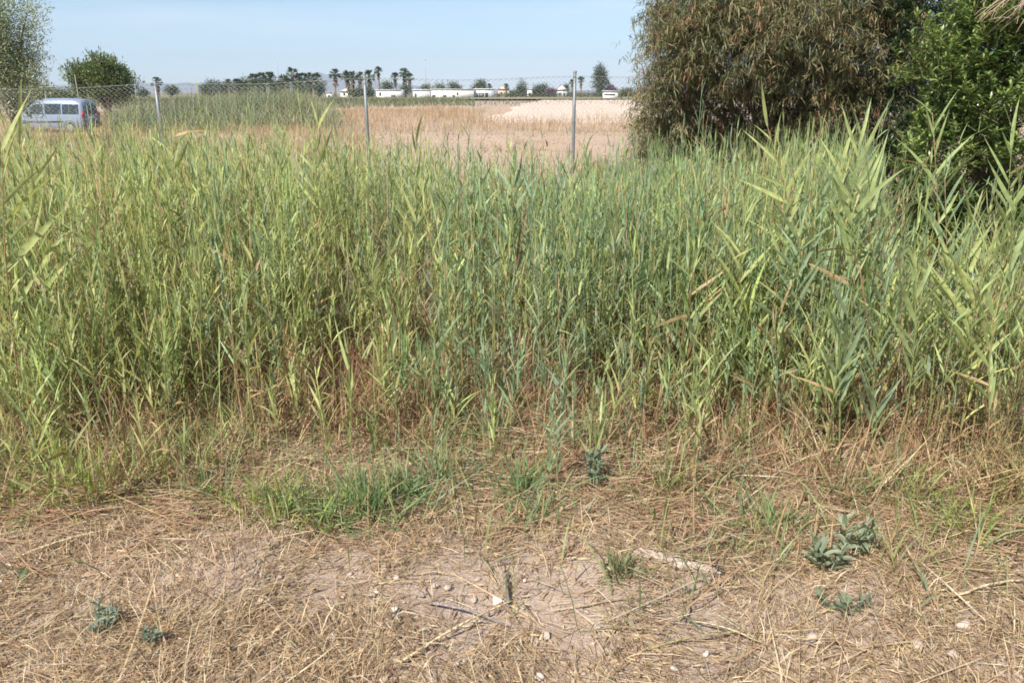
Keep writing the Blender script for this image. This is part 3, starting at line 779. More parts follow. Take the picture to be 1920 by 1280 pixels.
for k in range(9):
    _, v, fs = pebbles[k]
    xx, yy = x[k::9], y[k::9]; n = len(xx)
    s_ = 0.003 + 0.013 * rng.uniform(0, 1, n) ** 4; a = rng.uniform(0, 6.28, n)
    Rz = np.stack([np.stack([np.cos(a), -np.sin(a), 0 * a], -1), np.stack([np.sin(a), np.cos(a), 0 * a], -1), np.stack([0 * a, 0 * a, 0 * a + 0.65], -1)], 1)
    VV = np.einsum('nij,vj->nvi', Rz, v) * s_[:, None, None] + np.stack([xx, yy, gz(xx, yy) + s_ * 0.3], 1)[:, None]
    mb.add(VV.reshape(-1, 3), None, (fs[None] + (np.arange(n) * len(v))[:, None, None]).reshape(-1, 3), np.repeat(pick([(0.42, 0.33, 0.26), (0.34, 0.26, 0.20), (0.48, 0.39, 0.32)], [3, 4, 1], n), len(v), 0))
tag(mb.obj('gravel', M_STONE), 'fine pale gravel and clods on the bare soil at the front', 'gravel', kind='stuff')

def wood(name, p0, p1, r0, r1, col, label, bendz=0.0, seed=1, flat=1.0):
    kk = np.random.default_rng(seed)
    n = 14; t = np.linspace(0, 1, n)
    P = p0[None] * (1 - t[:, None]) + p1[None] * t[:, None]
    P[:, 2] += bendz * np.sin(t * math.pi); P[:, :2] += kk.normal(0, r0 * 0.15, (n, 2))
    mb = MB(); sides = 14
    rad = (r0 + (r1 - r0) * t) * (1 + 0.06 * kk.normal(0, 1, n))
    mb.tubes(P, rad, sides, col)
    v = mb.v[-1].reshape(n, sides, 3)
    ridge = 1 + 0.22 * kk.normal(0, 1, (1, sides, 1)) + 0.05 * kk.normal(0, 1, (n, sides, 1))      # lengthwise cracks and ridges
    v[:] = P[:, None] + (v - P[:, None]) * ridge * np.array([1, 1, flat])
    ax = (p1 - p0) / np.linalg.norm(p1 - p0)
    v[0] -= ax * kk.uniform(0, 1.6 * r0, (sides, 1)); v[-1] += ax * kk.uniform(0, 2.2 * r0, (sides, 1))    # splintered ends
    mb.t.append(np.array([[0, i + 1, i] for i in range(1, sides - 1)]))
    o = mb.obj(name, solid_mat(name + '_bark', col, 0.95, nscale=70, namt=0.5, bump=0.8))
    tag(o, label, 'log' if 'log' in name else 'stick')
g0, g1 = gp(1205, 1048), gp(1335, 1072)
g0[2] = gz(g0[0], g0[1]) + 0.012; g1[2] = gz(g1[0], g1[1]) + 0.012
wood('bleached_log', g0, g1, 0.026, 0.02, (0.42, 0.34, 0.265), 'short bleached weathered log lying in the straw right of the middle', 0.0, 5, 0.75)
g0 = gp(953, 1146); g1 = gp(947, 1092); g0[2] = gz(g0[0], g0[1]) + 0.012; g1[2] = gz(g1[0], g1[1]) + 0.03; wood('dark_stick', g0, g1, 0.011, 0.008, (0.25, 0.21, 0.18), 'short dark weathered stick pointing away from the viewer beside a white stone', 0, 6)
for (u0, v0, u1, v1, lb, cl, rr) in [
    (1215, 1235, 1420, 1185, 'thin greenish stick lying slantwise right of the middle front', (0.36, 0.30, 0.15), 0.006),
    (1290, 1175, 1420, 1205, 'pale curved stick crossing the greenish stick', (0.5, 0.4, 0.26), 0.004),
    (800, 1150, 945, 1185, 'grey broken stick left below the short dark stick', (0.24, 0.2, 0.18), 0.006),
    (760, 1265, 960, 1140, 'long straw coloured stalk slanting up towards the dark stick', (0.56, 0.43, 0.26), 0.005),
    (1790, 1125, 1915, 1100, 'tan stick at the right edge of the straw', (0.5, 0.39, 0.24), 0.005),
    (30, 1060, 225, 1000, 'long pale stalk lying on the straw at far left', (0.6, 0.49, 0.31), 0.005),
]:
    g0, g1 = gp(u0, v0), gp(u1, v1)
    g0[2] = gz(g0[0], g0[1]) + 0.02; g1[2] = gz(g1[0], g1[1]) + 0.025
    wood('fallen_stick', g0, g1, rr * 0.75, rr * 0.5, cl, lb, 0.015, int(u0))

# ------------------------------------------------------------------ chain link fence
fence = empty('chain_link_fence', (0, 11.6, 0))
tag(fence, 'grey chain link fence on thin steel posts behind the reed bed', 'fence')
FY = 11.6
posts = []
for (u_, v_) in ((-105, 160), (290, 151), (683, 140), (1078, 136), (1474, 134)):
    t = at(u_, v_, FY); posts.append((t[0], t[2]))
for k, (X_, top) in enumerate(posts):
    b = MB()
    z = np.array([float(gz(X_, FY)) - 0.1, 0.6, 1.2, top])
    b.tubes(np.stack([np.full(4, X_), np.zeros(4), z], 1), 0.024, 12, (0.5, 0.5, 0.5))
    po = b.obj('post', M_GALV, fence, True)
    b = MB(); b.tubes([[X_, 0, top - 0.002], [X_, 0, top + 0.012], [X_, 0, top + 0.022]], [[0.027, 0.027, 0.012]], 12, (0.4, 0.4, 0.4)); b.obj('post_cap', M_GALV, po, True)
X0, X1 = posts[0][0], posts[-1][0]
def ftop(x):
    t = np.interp(x, [q[0] for q in posts], [q[1] for q in posts])
    ph = np.interp(x, [q[0] for q in posts], np.arange(len(posts)))
    return t - 0.05 - 0.035 * np.sin(np.pi * (ph % 1)) ** 2
cell = 0.075; nz_ = 50
nw = int((X1 - X0) / cell)
mb = MB()
xc = X0 + cell * (np.arange(nw) + 0.5)
zz = np.arange(nz_)
dz = (ftop(xc) - 0.03)[:, None] / (nz_ - 1)
amp = cell * 0.52
xw = xc[:, None] + np.where(zz % 2 == 0, -amp, amp)[None]
yw = np.where(zz % 2 == 0, 0.003, -0.003)[None] + 0 * xw + 0.03 * np.sin(xc * 2.1)[:, None] * np.sin(zz / nz_ * 3.14)[None]
mb.tubes(np.stack([xw, yw - 0.028, 0.03 + dz * zz[None]], -1), 0.0036, 3, (0.4, 0.4, 0.4), cap=False)
wm = mb.obj('wire_mesh', M_WIRE, fence); tag(wm, kind='stuff')
for hh in (0.0, -0.75):
    xx = np.linspace(X0, X1, 90); b = MB()
    b.tubes(np.stack([xx, np.full(90, -0.028), ftop(xx) + hh], 1), 0.002, 4, (0.4, 0.4, 0.4)); b.obj('tension_wire', M_WIRE, fence, True)

# ------------------------------------------------------------------ trees on the right
def limb_paths(base, tips, n=7, sag=0.0):
    t = np.linspace(0, 1, n)[None, :, None]
    b = base[None, None]; e = tips[:, None]
    mid = (b * 0.55 + e * 0.45); mid = mid.copy(); mid[..., 2] += 0.25 * np.abs(e[..., 2] - b[..., 2]) - sag
    return (1 - t) ** 2 * b + 2 * t * (1 - t) * mid + t ** 2 * e

def crown_points(lobes, n, shell=0.55):
    """points in a union of ellipsoids, crowded towards the outside"""
    w = np.array([l[3] * l[4] * l[5] for l in lobes]) ** 0.75; w /= w.sum()
    k = rng.choice(len(lobes), n, p=w)
    L = np.array(lobes, float)[k]
    d = rng.normal(0, 1, (n, 3)); d /= np.linalg.norm(d, axis=1)[:, None]
    r = rng.uniform(0, 1, n) ** shell
    return L[:, :3] + d * r[:, None] * L[:, 3:6], d

def acacia():
    Y = 10.2
    root = empty('acacia_tree', (0, 0, 0))
    tag(root, 'large drooping acacia with narrow leaves and rust brown pods, right of the fence', 'tree')
    def P(u, v, dy=0): return at(u, v, Y + dy)
    lobes = []
    def lobe(u, v, ru, rv, ry, dy=0):
        c = P(u, v, dy); k = Y / 1500; lobes.append((c[0], c[1], c[2], ru * k, ry, rv * k))
    lobe(1460, -40, 225, 170, 1.3); lobe(1345, 40, 115, 110, 0.9, -0.3); lobe(1560, 70, 140, 130, 1.0, -0.3); lobe(1440, 60, 150, 120, 1.0, -0.6)
    lobe(1275, 90, 50, 90, 0.6, -0.1); lobe(1500, 190, 150, 90, 0.9, 0.0); lobe(1620, 200, 90, 110, 0.8, 0); lobe(1248, 190, 32, 55, 0.4, 0); lobe(1380, 250, 130, 60, 0.7, 0.5)
    lobe(1560, 300, 130, 70, 0.8, 0.2); lobe(1300, 260, 95, 60, 0.5, 0.9); lobe(1240, 250, 45, 70, 0.4, 0.4); lobe(1258, 140, 40, 120, 0.5, 0.2); lobe(1255, 40, 35, 90, 0.5, 0.2); lobe(1250, 300, 50, 45, 0.4, 0.3); lobe(1400, 170, 160, 100, 0.6, 0.9); lobe(1620, 330, 90, 90, 0.7, 0.1); lobe(1460, 330, 150, 60, 0.5, 0.6); lobe(1290, 200, 95, 90, 0.45, 1.1); lobe(1290, 290, 100, 60, 0.4, 0.8); lobe(1660, 120, 70, 110, 0.6, 0.3); lobe(1655, 20, 60, 80, 0.6, 0.2)
    base = np.array([P(1460, 300)[0], Y + 0.2, 0.0])
    tips = np.array([[l[0], l[1], l[2]] for l in lobes])
    mb = MB()
    fork = base + np.array([0, 0, 0.35])
    mb.tubes(np.stack([base, base + [0.02, 0, 0.2], fork])[None], [[0.16, 0.13, 0.12]], 9)
    lp = limb_paths(fork, tips[tips[:, 2] > 1.35]); mb.tubes(lp, np.linspace(0.05, 0.014, 7)[None], 6)
    mb.obj('trunk', M_BARK, root, True)
    n = 12500
    CC, dc = crown_points(lobes, 520, 0.36)
    ci = rng.integers(0, 520, n); loose = rng.uniform(0, 1, n) < 0.5
    Q = CC[ci] + rng.normal(0, 1, (n, 3)) * np.array([0.13, 0.13, 0.10]); d = dc[ci] + rng.normal(0, 0.3, (n, 3))
    Q2, d2 = crown_points(lobes, n, 0.42); Q = np.where(loose[:, None], Q2, Q); d = np.where(loose[:, None], d2, d)
    keep = (Q[:, 2] > 0.15); Q = Q[keep]; d = d[keep]; n = len(Q)
    # twigs arching out and down
    az = np.arctan2(d[:, 1], d[:, 0]) + rng.normal(0, 0.5, n)
    TL = rng.uniform(0.18, 0.42, n); K = 5
    t = np.linspace(0, 1, K)
    el0 = rng.normal(0.25, 0.35, n)
    pts = [Q]
    for i in range(K - 1):
        e = el0 - 1.5 * t[i]
        pts.append(pts[-1] + (TL / (K - 1))[:, None] * np.stack([np.cos(e) * np.cos(az), np.cos(e) * np.sin(az), np.sin(e)], 1))
    path = np.stack(pts, 1)
    tw = MB(); tw.tubes(path[::5], 0.0024, 3, (0.20, 0.14, 0.09), cap=False)
    tg = tw.obj('twigs', M_TINT, root); tag(tg, kind='stuff')
    lv = MB()
    OL = [(0.195, 0.20, 0.095), (0.23, 0.22, 0.105), (0.285, 0.235, 0.125), (0.14, 0.165, 0.085)]
    cl = pick(OL, [3, 3, 2, 2], n, 0.15)
    for k in range(11):
        f = rng.uniform(0.05, 1, n); j = np.clip(f * (K - 1), 0, K - 1.001); j0 = j.astype(int); fr_ = (j - j0)[:, None]
        B = path[np.arange(n), j0] * (1 - fr_) + path[np.arange(n), j0 + 1] * fr_
        lv.blades(B, rng.uniform(0, 6.28, n), rng.normal(-0.55, 0.45, n), rng.uniform(0.07, 0.15, n), rng.uniform(0.0075, 0.013, n), rng.normal(-0.5, 0.3, n), cl * (1 + 0.15 * rng.normal(0, 1, (n, 1))).clip(0.4, 1.7), 2, [0.5, 1.0, 0], rng.normal(0, 0.8, n))
    cr_ = lv.obj('crown', M_TREE, root); tag(cr_, kind='stuff')
    # bunches of hanging pods
    pd = MB()
    m = 520; sel = rng.choice(n, m, p=(lambda w: w / w.sum())(np.where(Q[:, 1] < Y + 0.2, 1.0, 0.1)))
    for k in range(11):
        B = path[sel, 3] + rng.normal(0, 0.03, (m, 3))
        pd.blades(B, rng.uniform(0, 6.28, m), rng.normal(-1.1, 0.3, m), rng.uniform(0.06, 0.11, m), rng.uniform(0.006, 0.010, m), rng.normal(-0.2, 0.3, m), pick([(0.40, 0.20, 0.12), (0.46, 0.27, 0.17), (0.32, 0.16, 0.10)], [3, 2, 2], m), 3, None, rng.normal(0, 0.9, m))
    p_ = pd.obj('seed_pods', M_STRAW, root); tag(p_, kind='stuff'); p_['label'] = 'rust brown hanging seed pods'
acacia()

def glossy_shrub(name, label, Y, lobe_px, nshoot, cols, base_u, leafL=(0.06, 0.10), width=0.24, shell=0.45):
    root = empty(name, (0, 0, 0)); tag(root, label, 'shrub')
    lobes = []
    for (u, v, ru, rv, ry, dy) in lobe_px:
        c = at(u, v, Y + dy); k = Y / 1480; lobes.append((c[0], c[1], c[2], ru * k, ry, rv * k))
    base = np.array([at(base_u, 400, Y)[0], Y + 0.2, 0.0])
    tips = np.array([[l[0], l[1], l[2]] for l in lobes])
    mb = MB(); mb.tubes(limb_paths(base, tips), np.linspace(0.055, 0.014, 7)[None], 6); mb.obj('trunk', M_BARK, root, True)
    nc = nshoot // 17
    CC, dc = crown_points(lobes, nc, 0.36); ci = rng.integers(0, nc, nshoot); loose = rng.uniform(0, 1, nshoot) < 0.25
    Q2, d2 = crown_points(lobes, nshoot, shell)
    Q = np.where(loose[:, None], Q2, CC[ci] + rng.normal(0, 0.085, (nshoot, 3))); d = np.where(loose[:, None], d2, dc[ci] + rng.normal(0, 0.5, (nshoot, 3)))
    k = Q[:, 2] > 0.05; Q, d = Q[k], d[k]; n = len(Q)
    az = np.arctan2(d[:, 1], d[:, 0]) + rng.normal(0, 0.5, n)
    el = np.clip(rng.normal(0.75, 0.4, n) + 0.3 * d[:, 2], -0.3, 1.5); SL = rng.uniform(0.10, 0.22, n)
    D = np.stack([np.cos(el) * np.cos(az), np.cos(el) * np.sin(az), np.sin(el)], 1)
    tw = MB(); tw.tubes(np.stack([Q - D * 0.12, Q, Q + D * SL[:, None]], 1)[::2], 0.0025, 3, (0.16, 0.15, 0.07), cap=False)
    tag(tw.obj('twigs', M_TINT, root), kind='stuff')
    lv = MB(); cl = pick(cols, np.ones(len(cols)), n, 0.15)
    nl = 13
    for q in range(nl):
        f = (q + 1) / nl
        B = Q + D * (SL * f)[:, None]
        young = 1 + 0.35 * f ** 3
        lv.blades(B, az + q * 2.4 + rng.normal(0, 0.3, n), el * f * 0.6 + rng.normal(0.25, 0.25, n), rng.uniform(*leafL, n) * (1.1 - 0.4 * f), rng.uniform(0.8, 1.2, n) * width * np.mean(leafL), rng.normal(-0.5, 0.3, n), (cl * young * (1 + 0.12 * rng.normal(0, 1, (n, 1)))).clip(0.01, 0.6), 2, [0.3, 1.0, 0], rng.normal(0, 0.4, n))
    tag(lv.obj('crown', M_GLOSS, root), kind='stuff')
    return root
SG = [(0.165, 0.235, 0.07), (0.13, 0.195, 0.06), (0.22, 0.28, 0.085)]
shr = glossy_shrub('glossy_shrub', 'bright green glossy leaved shrub at the right edge', 7.0,
    [(1850, 80, 90, 110, 0.6, 0), (1930, 40, 110, 130, 0.7, 0.1), (1800, 260, 80, 80, 0.5, 0), (1890, 250, 110, 120, 0.6, -0.1), (1770, 350, 75, 60, 0.45, 0.1), (1990, 220, 120, 200, 0.8, 0.1),
     (1740, 300, 60, 90, 0.45, -0.1), (1790, 120, 70, 90, 0.5, 0.0), (1750, 520, 70, 70, 0.4, 0.0), (1830, 470, 110, 90, 0.5, 0.0), (1900, 540, 110, 70, 0.5, -0.2), (1880, 420, 100, 70, 0.5, 0.3), (1990, 460, 120, 110, 0.7, 0.2), (1740, 440, 55, 50, 0.4, 0.4), (1900, -60, 130, 90, 0.7, 0.2)], 5600, SG, 1900)
glossy_shrub('dark_shrub', 'dark green shrub standing between the acacia and the glossy shrub', 9.2,
    [(1730, 20, 70, 90, 0.7, 0), (1740, 160, 70, 110, 0.7, 0.1), (1700, 300, 80, 90, 0.7, 0.2), (1800, 120, 100, 160, 0.7, 0.6), (1720, -80, 80, 60, 0.6, 0.2)], 2300,
    [(0.055, 0.095, 0.04), (0.075, 0.115, 0.055), (0.04, 0.075, 0.03)], 1730)
# bare dead branch hanging into the top right corner
b = MB(); tip0 = at(2010, -60, 6.3)
ends = np.array([at(u_, v_, 6.3 + dd) for u_, v_, dd in [(1838, 42, 0), (1868, 22, 0.1), (1850, 30, -0.1), (1885, 48, 0.1), (1905, 62, 0), (1838, 5, 0.1), (1895, 30, -0.1), (1875, 60, 0.0), (1918, 45, 0.1), (1860, 8, 0), (1828, 35, 0.1)]])
lp = limb_paths(tip0, ends, 9, -0.05)
b.tubes(lp, np.linspace(0.009, 0.0025, 9)[None], 5, (0.36, 0.26, 0.19))
for k in range(5):
    s_ = lp[:, 3 + k]; e_ = s_ + np.stack([rng.uniform(-0.2, 0.02, len(s_)), rng.normal(0, 0.06, len(s_)), rng.uniform(-0.16, 0.05, len(s_))], 1)
    b.tubes(limb_paths(s_[0] * 0, e_, 5)[:, :, :] * 0 + np.stack([s_ * (1 - q) + e_ * q + np.array([0, 0, 0.02 * math.sin(q * 3.1)]) for q in np.linspace(0, 1, 5)], 1), 0.002, 4, (0.40, 0.29, 0.21))
db = b.obj('dead_branch', M_TINT, shr, True); db['label'] = 'bare tan dead twigs hanging at the top right corner'

# ------------------------------------------------------------------ vegetation behind the fence
def far_scatter(n, poly_u, y0, y1, dens=None):
    y = np.sqrt(rng.uniform(y0 * y0, y1 * y1, n)); u = rng.uniform(poly_u[0], poly_u[1], n)
    x = (u - 960) / 1524 * y
    if dens is not None:
        k = rng.uniform(0, 1, n) < dens(u, y); x, y, u = x[k], y[k], u[k]
    return x, y, u
ORG = [(0.44, 0.29, 0.15), (0.50, 0.36, 0.20), (0.36, 0.23, 0.12), (0.54, 0.42, 0.26)]
def far_blades(name, x, y, H, W, cols, wts, label, cat, m=M_STRAW, bend=-0.6):
    n = len(x); mb = MB()
    mb.blades(np.stack([x, y, gz(x, y) - 0.02], 1), rng.uniform(0, 6.28, n), np.clip(rng.normal(1.3, 0.22, n), 0.4, 1.57), H, W, bend * np.abs(rng.normal(1, 0.5, n)), pick(cols, wts, n, 0.2), 2, [0.7, 1, 0], rng.normal(0, 0.7, n))
    tag(mb.obj(name, m), label, cat, kind='stuff')
def dg(u, y):
    d = 0.85 + 0.3 * noise(u / 1500 * y, y, 3, 1)
    par = (u > 890) & (y > 46) & (u > 890 + (y - 46) * 1.0)
    d = np.where(par, 0.0, d)
    return d * np.where(y < 33, 0.15, 1.0) * np.where((y > 52) & (u > 860), 0.6, 1)
x, y, u = far_scatter(60000, (-60, 1260), 29, 80, dg)
far_blades('dry_grass', x, y, rng.uniform(0.2, 0.8, len(x)) * np.clip(0.85 + 0.5 * noise(x, y, 1.6, 2), 0.25, 2), rng.uniform(0.008, 0.02, len(x)), ORG, [3, 3, 2, 2], 'tall orange brown dry grass across the field beyond the fence', 'dry grass')
x, y, u = far_scatter(30000, (-60, 700), 12.5, 33, lambda u, y: np.clip(0.45 + 0.7 * noise(u / 1500 * y, y, 2.0, 2), 0, 1))
far_blades('pale_dry_weeds', x, y, rng.uniform(0.15, 0.6, len(x)), rng.uniform(0.006, 0.013, len(x)), ORG, [2, 3, 1, 3], 'pale dry weeds just beyond the fence at left', 'dry weeds')
x, y, u = far_scatter(30000, (600, 1300), 12.5, 36, lambda u, y: np.clip(0.2 + 0.9 * noise(u / 1500 * y, y, 1.8, 3), 0.02, 1))
far_blades('stubble', x, y, rng.uniform(0.05, 0.28, len(x)) * np.clip(0.8 + 0.6 * noise(x, y, 1.1, 0), 0.3, 2), rng.uniform(0.005, 0.010, len(x)), ORG, [2, 3, 1, 3], 'sparse dry stubble on the bare soil beyond the fence', 'stubble')
cx, cy, cu = far_scatter(3200, (-40, 1300), 12.6, 40, lambda u, y: np.clip(0.5 + 0.7 * noise(u / 1500 * y, y, 1.2, 1), 0.05, 1) * np.where(u < 600, 0.3, 1))
cb = MB()
for k in range(9):
    _, v, fs = pebbles[k]
    xx, yy = cx[k::9], cy[k::9]; n = len(xx); s_ = rng.uniform(0.015, 0.06, n) ; a = rng.uniform(0, 6.28, n)
    Rz = np.stack([np.stack([np.cos(a), -np.sin(a), 0 * a], -1), np.stack([np.sin(a), np.cos(a), 0 * a], -1), np.stack([0 * a, 0 * a, 0 * a + 0.8], -1)], 1)
    VV = np.einsum('nij,vj->nvi', Rz, v) * s_[:, None, None] + np.stack([xx, yy, gz(xx, yy) + 0.02 + s_ * 0.3], 1)[:, None]
    cb.add(VV.reshape(-1, 3), None, (fs[None] + (np.arange(n) * len(v))[:, None, None]).reshape(-1, 3), np.repeat(pick([(0.42, 0.30, 0.23), (0.34, 0.23, 0.17), (0.50, 0.38, 0.30)], [3, 3, 2], n), len(v), 0))
tag(cb.obj('field_clods', M_STONE), 'broken soil clods strewn over the bare field beyond the fence', 'clods', kind='stuff')
# dark twiggy dry bush by the right post
x, y, u = far_scatter(1500, (1110, 1200), 14, 15.2); far_blades('dry_bush', x, y, rng.uniform(0.2, 0.62, len(x)), rng.uniform(0.004, 0.008, len(x)), [(0.24, 0.15, 0.1), (0.3, 0.2, 0.13)], [1, 1], 'twiggy dark dry weeds left of the acacia foot', 'dry weeds', bend=-0.3)
# green reed bank
def bank_h(u): return np.interp(u, [120, 190, 260, 330, 420, 480, 560, 600, 660], [1.5, 1.65, 1.75, 1.9, 2.15, 2.25, 2.0, 1.6, 0.8])
x, y, u = far_scatter(20000, (185, 660), 34, 48, lambda u, y: sm((u - 175) / 50) * np.clip(0.7 + 0.5 * noise(u / 1500 * y, y, 2.0, 1), 0.1, 1) * sm((660 - u + 25 * noise(y, u, 3, 1)) / 120))
far_blades('reed_bank', x, y, (bank_h(u) * np.clip(0.55 + 0.45 * sm((y - 34) / 5), 0, 1) + 0.35 * noise(x, y, 0.8, 2)) * rng.uniform(0.6, 1.05, len(x)), rng.uniform(0.02, 0.05, len(x)), [(0.28, 0.33, 0.18), (0.32, 0.35, 0.19), (0.24, 0.29, 0.16), (0.40, 0.34, 0.20)], [3, 3, 2, 2], 'bank of tall green reeds in the field beyond the fence', 'reeds', M_REED, -0.5)
x, y, u = far_scatter(14000, (-80, 1300), 95, 165, lambda u, y: np.where(u > 890, 0.25, 1.0) * (y > 80))
far_blades('far_green_strip', x, y, rng.uniform(0.5, 1.3, len(x)) * np.where(x > -8, 0.45, 1), rng.uniform(0.05, 0.12, len(x)), [(0.16, 0.19, 0.085), (0.22, 0.23, 0.11), (0.12, 0.15, 0.07)], [3, 3, 2], 'thin green strip of reeds at the far side of the field', 'reeds', M_REED, -0.5)

# ------------------------------------------------------------------ distant trees
def leafy(mb, lobes, n, leaf, cols, wts, shell=0.5, up=0.3):
    Q, d = crown_points(lobes, n, shell)
    k = 4
    cl = pick(cols, wts, n, 0.18)
    for q in range(k):
        mb.blades(Q + rng.normal(0, leaf * 0.7, (n, 3)), np.arctan2(d[:, 1], d[:, 0]) + rng.normal(0, 1.0, n), rng.normal(up, 0.6, n), leaf * rng.uniform(0.6, 1.4, n), leaf * rng.uniform(0.25, 0.45, n), rng.normal(-0.4, 0.3, n), (cl * (1 + 0.12 * rng.normal(0, 1, (n, 1)))).clip(0.01, 0.5), 2, FAT, rng.normal(0, 0.8, n))

def far_tree(name, u, vtop, vbot, wpx, Y, n, leaf, cols, label, lumps=9, cat='tree', group=None, trunk=True, shape='round', up=0.3):
    """a tree whose crown spans vtop..vbot at photo column u, Y metres away"""
    t = at(u, vtop, Y); b_ = at(u, vbot, Y); rx = wpx / 2 * Y / 1524
    zg = float(gz(t[0], Y)); H = t[2] - zg; zb = max(b_[2] - zg, 0.15)
    root = empty(name, (t[0], Y, zg)); tag(root, label, cat, group)
    lobes = []
    ch = (H - zb) / 2
    kk = np.random.default_rng(int(abs(u) * 7 + vtop))
    for i in range(lumps):
        a = kk.uniform(0, 6.28); rr = kk.uniform(0.25, 0.68); hh = kk.uniform(-0.62, 0.62)
        if shape == 'cone': rr *= max(0.15, 0.75 - 0.55 * (hh + 0.6))
        s_ = kk.uniform(0.34, 0.52)
        lobes.append((rx * rr * math.cos(a), rx * rr * math.sin(a), zb + ch + ch * hh, rx * s_, rx * s_, ch * s_))
    lobes.append((0, 0, zb + ch, rx * 0.66, rx * 0.66, ch * 0.72)); lobes.append((0, 0, zb + ch * 1.55, rx * 0.36, rx * 0.36, ch * 0.43))
    lobes.append((-rx * 0.55, 0, zb + ch * 0.8, rx * 0.43, rx * 0.4, ch * 0.5)); lobes.append((rx * 0.55, 0, zb + ch * 0.85, rx * 0.43, rx * 0.4, ch * 0.5))
    if trunk:
        mb = MB(); mb.tubes([[0, 0, -0.1], [rx * 0.02, 0, zb * 0.5], [0, 0, zb + ch * 0.8]], [[max(0.05, rx * 0.09), rx * 0.07, rx * 0.04]], 7)
        tips = np.array(lobes)[:, :3]
        mb.tubes(limb_paths(np.array([0, 0, zb * 0.6]), tips, 5), np.linspace(rx * 0.035, rx * 0.012, 5)[None], 5)
        mb.obj('trunk', M_BARK, root, True)
    mb = MB(); leafy(mb, lobes, n, leaf, cols, np.ones(len(cols)), 0.5, up)
    tag(mb.obj('crown', M_TREE, root), kind='stuff')
    return root
DG = [(0.125, 0.155, 0.075), (0.165, 0.195, 0.09), (0.10, 0.125, 0.06)]
MG = [(0.125, 0.165, 0.07), (0.165, 0.205, 0.085), (0.10, 0.13, 0.055)]
OLV = [(0.37, 0.43, 0.27), (0.45, 0.50, 0.34), (0.29, 0.35, 0.21)]
# olive tree cut by the left edge
far_tree('olive_tree', -26, -60, 225, 182, 24, 8500, 0.09, OLV, 'grey green olive like tree cut off by the left edge', 14)
far_tree('round_tree', 187, 103, 200, 134, 62, 4800, 0.26, [(0.15, 0.205, 0.08), (0.195, 0.25, 0.095), (0.11, 0.15, 0.06)], 'large rounded dark green tree standing alone behind the van', 12, up=0.7)
bush = 'bushes along the far edge of the field'
far_tree('bush', 60, 155, 190, 90, 75, 900, 0.25, MG, 'green bush behind the front of the van', 7, 'bush', bush)
far_tree('bush', 120, 166, 190, 90, 85, 700, 0.25, MG, 'low green bush behind the roof of the van', 7, 'bush', bush)
tr = 'trees on the horizon'
for (u_, vt, vb, w_, n_, cl, lb, sh) in [
    (320, 160, 182, 34, 400, DG, 'small dark tree right of the leftmost fence post', 'round'),
    (268, 166, 184, 18, 250, DG, 'tiny dark tree left of the leftmost fence post', 'round'),
    (395, 148, 182, 52, 700, DG, 'broad dark tree at the left end of the palm grove', 'round'),
    (455, 145, 182, 46, 600, MG, 'green bushy tree in the left half of the palm grove', 'round'),
    (598, 150, 184, 26, 400, MG, 'dark green tree at the right end of the palm grove', 'round'),
    (480, 152, 184, 34, 450, DG, 'dark tree filling the grove below its left palms', 'round'),
    (520, 150, 184, 36, 450, DG, 'dark tree filling the grove below its middle palms', 'round'),
    (565, 148, 184, 40, 500, DG, 'dark tree filling the grove below its right palms', 'round'),
    (425, 152, 184, 30, 350, MG, 'green bush between the two left trees of the palm grove', 'round'),
    (690, 160, 184, 24, 300, DG, 'dark bush at the foot of the middle fence post palms', 'round'),
    (760, 158, 184, 24, 300, DG, 'dark bush below the close pair of palms', 'round'),
    (851, 154, 180, 28, 450, DG, 'small round dark tree over the long white shed', 'round'),
    (899, 148, 180, 30, 450, DG, 'larger round dark tree over the right end of the shed', 'round'),
    (798, 158, 180, 30, 350, MG, 'low tree over the left end of the long shed', 'round'),
    (822, 155, 180, 28, 350, MG, 'pale green spreading tree next to the small round tree', 'round'),
    (979, 146, 182, 24, 450, DG, 'dark pointed conifer right of the beige house', 'cone'),
    (1006, 160, 184, 26, 350, DG, 'round bush right of the conifer', 'round'),
    (1022, 157, 184, 34, 400, DG, 'round green tree beside the purple flowering bush', 'round'),
    (960, 170, 184, 26, 250, MG, 'low bush left of the conifer', 'round'),
    (1127, 117, 184, 36, 1100, [(0.11, 0.13, 0.06), (0.15, 0.17, 0.08), (0.08, 0.10, 0.045)], 'tall upright tree by itself near the acacia', 'round'),
    (1060, 158, 180, 20, 250, DG, 'small tree behind the white gabled house', 'round'),
    (1175, 166, 184, 30, 300, MG, 'low tree at the left edge of the acacia', 'round'),
    (1145, 160, 176, 20, 250, DG, 'small dark tree right of the tall upright tree', 'round'),
    (725, 152, 180, 26, 350, DG, 'dark bushy tree under the thin tall palm', 'round'),
    (668, 164, 184, 40, 300, DG, 'dark bushes at the foot of the palm row', 'round'),
]:
    far_tree('distant_tree', u_, vt, vb, w_, 235 if u_ < 930 else 265, n_, 0.55, cl, lb, 7, 'tree', tr, True, sh)
far_tree('bougainvillea', 1034, 166, 182, 22, 250, 420, 0.4, [(0.22, 0.05, 0.20), (0.28, 0.07, 0.26), (0.10, 0.08, 0.06)], 'purple flowering bush beside the white gabled house', 6, 'bush', None, False)
far_tree('bougainvillea', 1150, 165, 174, 26, 250, 300, 0.4, [(0.22, 0.05, 0.20), (0.28, 0.07, 0.26), (0.10, 0.08, 0.06)], 'purple flowering bush over the white kiosk', 5, 'bush', None, False)
